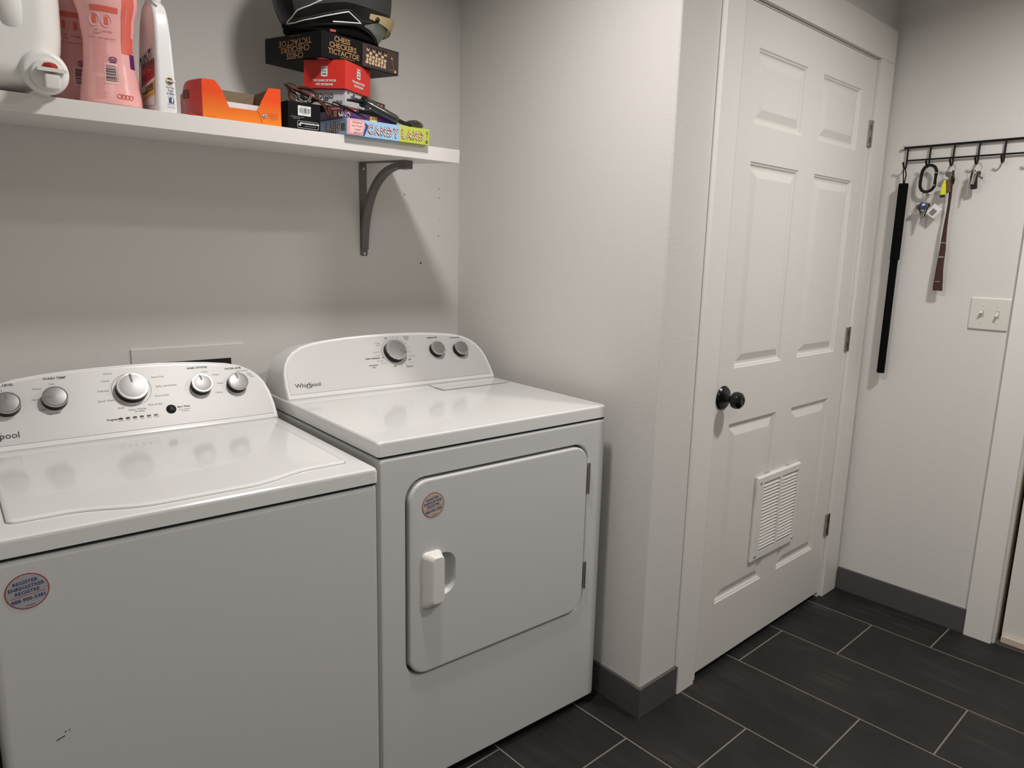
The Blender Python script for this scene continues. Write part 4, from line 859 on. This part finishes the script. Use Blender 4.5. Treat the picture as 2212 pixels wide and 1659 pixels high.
# ================================================================ FAR WALL: RACK, KEYS, SWITCH
HX = W
rk = thing('key_rack', 'black wire key rack with six hooks on the far wall', 'hook rack', HALL, (HX, -1.26, 1.74))
yE = -1.4665; hooks = [-1.0700, -1.1470, -1.2245, -1.3025, -1.3800, -1.4570]
xb = HX - .010
MB().tube([(xb, -1.0510, 1.7900), (xb, yE, 1.7905)], .0040, RACKM, 8).build('top_bar', rk)
MB().tube([(xb, hooks[0], 1.7435), (xb, yE, 1.7425)], .0031, RACKM, 8).build('lower_bar', rk)
MB().lathe([(.0055, 0), (.0055, .003), (.0025, .004), (.0004, .0035)], CHROME, face((HX - .0105, -1.0535, 1.7900), (0, -1, 0), (0, 0, 1)), 14).lathe([(.0065, 0), (.0065, .0105), (.001, .0105)], RACKM, face((HX, -1.0535, 1.7900), (0, -1, 0), (0, 0, 1)), 14).build('mount', rk)
for y in hooks:
    MB().tube([(xb - .001, y, 1.7920), (xb - .001, y, 1.7260), (xb - .003, y, 1.7190), (xb - .009, y, 1.7145), (xb - .018, y, 1.7150), (xb - .025, y, 1.7205), (xb - .031, y, 1.7290), (xb - .0335, y, 1.7325), (xb - .035, y, 1.7345)], [.0032] * 6 + [.0033, .0040, .0026], RACKM, 8).build('hook', rk)
# baton
bt = thing('baton', 'long black foam-covered baton hanging by a loop from the first hook', 'baton', HALL, (HX - .029, -1.0755, .944))
bxx = HX - .031
MB().tube([(bxx, -1.0760, z) for z in (1.6595, 1.6590, 1.379, 1.3785)], [.0150, .0164, .0164, .0150], FOAM, 24).build('grip', bt)
MB().tube([(bxx, -1.0745, z) for z in (1.3785, .9455, .9445)], [.0136, .0136, .0120], FOAM, 24).build('shaft', bt)
MB().tube([(bxx, -1.0775, 1.659), (bxx + .002, -1.0800, 1.690), (bxx + .004, -1.0735, 1.7145), (bxx + .004, -1.0690, 1.7148), (bxx + .003, -1.0690, 1.700), (bxx, -1.0745, 1.659)], .0021, FOAM, 6).build('wrist_loop', bt)
# carabiner
cy, cx_ = -1.1555, HX - .030
ca = thing('carabiner', 'large black carabiner hanging from the second hook', 'carabiner', HALL, (cx_, cy, 1.62))
out = []
for k in range(13): a = R(8 + 172 * k / 12); out.append((cy - .0215 * math.cos(a) , 1.6985 + .0215 * math.sin(a)))
out = [(cy - .0275, 1.6900)] + out + [(cy + .0215, 1.690), (cy + .0225, 1.655)]
for k in range(13): a = R(180 + 160 * k / 12); out.append((cy + .0005 - .022 * math.cos(a - 0) * 1, 1.6465 + .0205 * math.sin(a)))
spine = [(cx_, y, z) for y, z in [(cy - .0265, 1.6915), (cy - .0255, 1.7010), (cy - .0195, 1.7125), (cy - .0090, 1.7190), (cy + .0030, 1.7195), (cy + .0140, 1.7135), (cy + .0205, 1.7020), (cy + .0225, 1.6880), (cy + .0240, 1.6600), (cy + .0225, 1.6450), (cy + .0160, 1.6330), (cy + .0060, 1.6265), (cy - .0060, 1.6265), (cy - .0170, 1.6325), (cy - .0240, 1.6430), (cy - .0255, 1.6510)]]
MB().tube(spine, .0056, KNOBM, 10).build('frame', ca)
MB().tube([(cx_, cy - .0255, 1.6510), (cx_, cy - .0252, 1.6700), (cx_, cy - .0260, 1.6905)], [.0056, .0046, .0058], KNOBM, 10).build('gate', ca)
for z, y in ((1.6490, cy - .0255), (1.6920, cy - .0265)): MB().lathe([(.0026, 0), (.0022, .0012), (.0004, .0014)], CHROME, face((cx_ - .0050, y, z), (0, -1, 0), (0, 0, 1)), 10).build('rivet', ca, label='steel rivet')
def ring_x(x, y, z, rad, m, tr=.0009, tilt=0): return MB().tube([(x + rad * .35 * math.cos(a) * tilt, y + rad * math.cos(a), z + rad * math.sin(a)) for a in [i * PI / 12 for i in range(24)]], tr, m, 6, True)
def key(parent, x, y, z, ang, ln=.045, m=STEEL, head=.0105, yaw=0, hm_=None):
    M = T((x, y, z)) @ RZ(R(yaw)) @ Matrix.Rotation(R(ang), 4, 'X')
    hd = [(head * math.cos(a), head * .95 * math.sin(a)) for a in [i * PI / 9 for i in range(18)]]
    Mf = M @ face((0, 0, 0), (0, -1, 0), (0, 0, 1))
    b = MB().loft([[(u, v - head, h) for u, v in hd] for h in (-.001, .001)], hm_ or m, M=Mf)
    teeth = [(-.0035, -2 * head + .002), (-.0035, -ln), (-.001, -ln - .003), (.0025, -ln)] + [(.0012 if i % 2 else .0034, -ln + .004 + i * (ln - 2 * head) / 8) for i in range(7)] + [(.0035, -2 * head + .002)]
    b.loft([[(u, v, h) for u, v in teeth] for h in (-.0008, .0008)], m, M=Mf)
    return b.build('key', parent)
kb = thing('key_bunch', 'bunch of house keys and tags hanging from the black carabiner', 'keys', HALL, (cx_, cy, 1.52))
ring_x(cx_, cy - .001, 1.6140, .0135, CHROME, .0011, .4).build('split_ring', kb)
ring_x(cx_ - .006, cy + .002, 1.5960, .0095, CHROME, .0009, -.5).build('split_ring', kb)
MB().box(cx_ - .009, cx_ - .004, cy - .006, cy + .006, 1.592, 1.612, STEEL, .002).build('clip', kb)
key(kb, cx_ - .010, cy + .001, 1.5900, 0, .062, KEYM, .0125, 8, BLUE)
key(kb, cx_ - .004, cy + .011, 1.5880, -14, .058, KEYM, .0090, -20)
key(kb, cx_ - .002, cy - .010, 1.5880, 12, .056, KEYM, .0095, 30)
key(kb, cx_ - .007, cy + .020, 1.5820, -24, .040, BRASS, .0100, 40, BROWN)
key(kb, cx_ - .001, cy - .016, 1.5860, 20, .050, KEYM, .0085, -35)
key(kb, cx_ - .006, cy - .003, 1.5850, 4, .066, CHROME, .0090, 60)
e_ = MB().loft([[(x, cy + .001 - .0105 * u, 1.5780 + .011 * v) for u, v in [(math.cos(i * PI / 10), math.sin(i * PI / 10)) for i in range(20)]] for x in (cx_ - .0118, cx_ - .0135)], NAVY).loft([[(x, cy - .002 - .0055 * u + .002 * v, 1.5800 + .0035 * v + .002 * u) for u, v in [(math.cos(i * PI / 8), math.sin(i * PI / 8)) for i in range(16)]] for x in (cx_ - .0134, cx_ - .0140)], WHITE)
e_.box(cx_ - .0135, cx_ - .0115, cy - .006, cy + .005, 1.553, 1.567, NAVY, .001).box(cx_ - .0141, cx_ - .0133, cy - .0045, cy - .001, 1.5555, 1.5600, WHITE).box(cx_ - .0141, cx_ - .0133, cy + .0005, cy + .0035, 1.5575, 1.5620, CREAM)
e_.build('enamel_fob', kb, label='navy and white enamel fob')
tg_ = MB().box(-.0006, .0006, -.017, .017, -.021, .021, WHITE, .0005, T((cx_ - .004, cy - .036, 1.5570)) @ RX(R(38))).box(-.0011, -.0006, -.009, .009, -.016, .006, INKG, 0, T((cx_ - .004, cy - .036, 1.5570)) @ RX(R(38)))
tg_.build('plastic_tag', kb, label='clear white plastic tag')
# lanyard with keys, yellow light
ly, lx0 = -1.2290, HX - .030
la = thing('lanyard_keys', 'key ring with brown patterned lanyard and neon yellow tag on the third hook', 'keys', HALL, (lx0, ly, 1.27))
ring_x(lx0 + .003, ly, 1.7035, .0125, CHROME, .0011, .3).build('split_ring', la)
key(la, lx0 - .004, ly + .010, 1.6930, -22, .050, KEYM, .0100, 10); key(la, lx0, ly + .005, 1.6920, -14, .048, BRASS, .0095, -15); key(la, lx0 + .003, ly + .014, 1.6915, -30, .048, KEYM, .0090, 20)
MB().box(-.003, .003, -.0075, .0075, -.026, .020, BROWN, .003, T((lx0 - .006, ly + .002, 1.6450)) @ RX(R(-10))).build('leather_tab', la, label='brown leather tab')
def strap(mb, pts, wid, th_, m):
    rings = []
    for (x, y, z), wd, tw in zip(pts, wid, [0] * len(pts)):
        rings.append([(x - th_, y - wd, z), (x - th_, y + wd, z), (x + th_, y + wd, z), (x + th_, y - wd, z)])
    mb.loft(rings, m)
zz = [1.692, 1.66, 1.62, 1.58, 1.54, 1.50, 1.46, 1.42, 1.38, 1.34, 1.31, 1.29, 1.272]
lc = [-1.231, -1.232, -1.234, -1.2345, -1.2335, -1.2335, -1.2340, -1.2355, -1.2345, -1.2345, -1.2355, -1.2355, -1.2370]
lw = [.0028, .003, .003, .003, .0036, .0048, .0068, .0092, .0105, .0125, .0145, .0155, .0160]
s1 = MB(); strap(s1, [(lx0 + .004 - .004 * (i > 4), c_ + .0008, z) for i, (c_, z) in enumerate(zip(lc, zz))], lw, .0010, LEATH); s1.build('lanyard_strap', la)
s2 = MB(); strap(s2, [(lx0 - .003, c_ - .0055 * (1 - i / 12) - .001, z) for i, (c_, z) in enumerate(zip(lc, zz))], [a * .8 for a in lw], .0009, LEATHR); s2.build('lanyard_strap', la, label='reddish brown strap')
bd = MB()
for z, t_ in ((1.4440, .0012), (1.395, .0010), (1.3920, .0008), (1.3050, .0010)): bd.box(lx0 - .0046, lx0 - .0038, -1.2440 + (1.44 - z) * .03, -1.2270 + (1.44 - z) * .02, z - t_, z + t_, LEATHL)
bd.build('band', la, label='pale woven bands')
MB().loft([[(lx0 - .010 + x_, -1.2155 + y_, z) for x_, y_ in rrect(w_, d_, .002, 3)] for z, w_, d_ in ((1.6120, .010, .0150), (1.6125, .011, .0165), (1.6330, .011, .0160), (1.6360, .010, .0140), (1.6480, .009, .0120), (1.6500, .007, .0085), (1.6640, .006, .0070))], NEON, M=T((0, 0, 0))).build('neon_tag', la, label='neon yellow plastic whistle-like tag')
MB().loft([[(lx0 - .010 + x_, -1.2145 + y_, z) for x_, y_ in rrect(.010, .0145, .002, 3)] for z in (1.6035, 1.6120)], BLACKP).build('tag_end', la)
MB().tube([(lx0 - .002, -1.2365, 1.696), (lx0 - .004, -1.2390, 1.675), (lx0 - .004, -1.2410, 1.664), (lx0 - .004, -1.2425, 1.650)], [.0038, .0040, .0055, .0022], BLACKP, 8).build('strap_clip', la, label='black strap clip')
# second key ring
ky = -1.3075
k2 = thing('key_ring', 'steel key ring with a silver whistle and car key on the fourth hook', 'keys', HALL, (lx0, ky, 1.60))
ring_x(lx0 + .003, ky, 1.7010, .0155, CHROME, .0010, .3).build('split_ring', k2)
ring_x(lx0 - .004, ky + .012, 1.6860, .0085, CHROME, .0008, .5).build('split_ring', k2)
key(k2, lx0 - .004, ky + .014, 1.6920, -52, .045, KEYM, .0085, 10); key(k2, lx0 + .002, ky - .009, 1.6900, 12, .046, KEYM, .0085, 40)
MB().box(-.0065, .0065, -.010, .010, -.044, .014, BLACKP, .004, T((lx0 - .001, ky + .0035, 1.6720)) @ RX(R(-5))).build('car_key', k2, label='black car key')
MB().tube([(lx0 - .010, ky - .0005, 1.6860), (lx0 - .010, ky + .0005, 1.6820), (lx0 - .010, ky + .003, 1.6600), (lx0 - .010, ky + .0045, 1.6440)], [.004, .0062, .0062, .0055], CHROME, 14).build('whistle', k2, label='shiny silver tube')
MB().tube([(lx0 - .007, ky + .0140, 1.6760), (lx0 - .007, ky + .0155, 1.6550), (lx0 - .007, ky + .0170, 1.6380), (lx0 - .007, ky + .0172, 1.6300), (lx0 - .007, ky + .0180, 1.6050)], [.0028, .0030, .0034, .0022, .0018], CHROME, 10).build('bottle_opener', k2, label='slim steel rod tool')
# light switch
sw_ = thing('light_switch', 'white double light switch plate on the far wall below the key rack', 'light switch', HALL, (HX, -1.4015, 1.1985))
MB().loft([[(HX - d_, y, z) for y, z in rrect(w_, h_, .004, 4, -1.4015, 1.1980)] for d_, w_, h_ in ((-.0002, .1235, .1150), (.0015, .1235, .1150), (.0052, .1170, .1085), (.0060, .1140, .1055))], PLATE).build('plate', sw_)
for y, up in ((-1.3800, 1), (-1.4270, -1)):
    s_ = MB().box(HX - .0064, HX - .0056, y - .0055, y + .0055, 1.1860, 1.2100, INKG).box(HX - .0070, HX - .0060, y - .0045, y + .0045, 1.1875, 1.2085, PLATE)
    q_ = s_.build('switch_slot', sw_)
    MB().box(-.016, .002, -.0036, .0036, -.0050, .0050, PLATE, .0012, T((HX - .0060, y, 1.1980)) @ RY(R(28 * up))).build('toggle', q_)
    for z in (1.2280, 1.1680): MB().lathe([(.0032, 0), (.0028, .001), (.0004, .0012)], PLATE, face((HX - .0060, y, z), (0, -1, 0), (0, 0, 1)), 12).build('screw', sw_)

for o in bpy.data.objects:
    if '_off' in o: del o['_off']
bpy.context.view_layer.update()
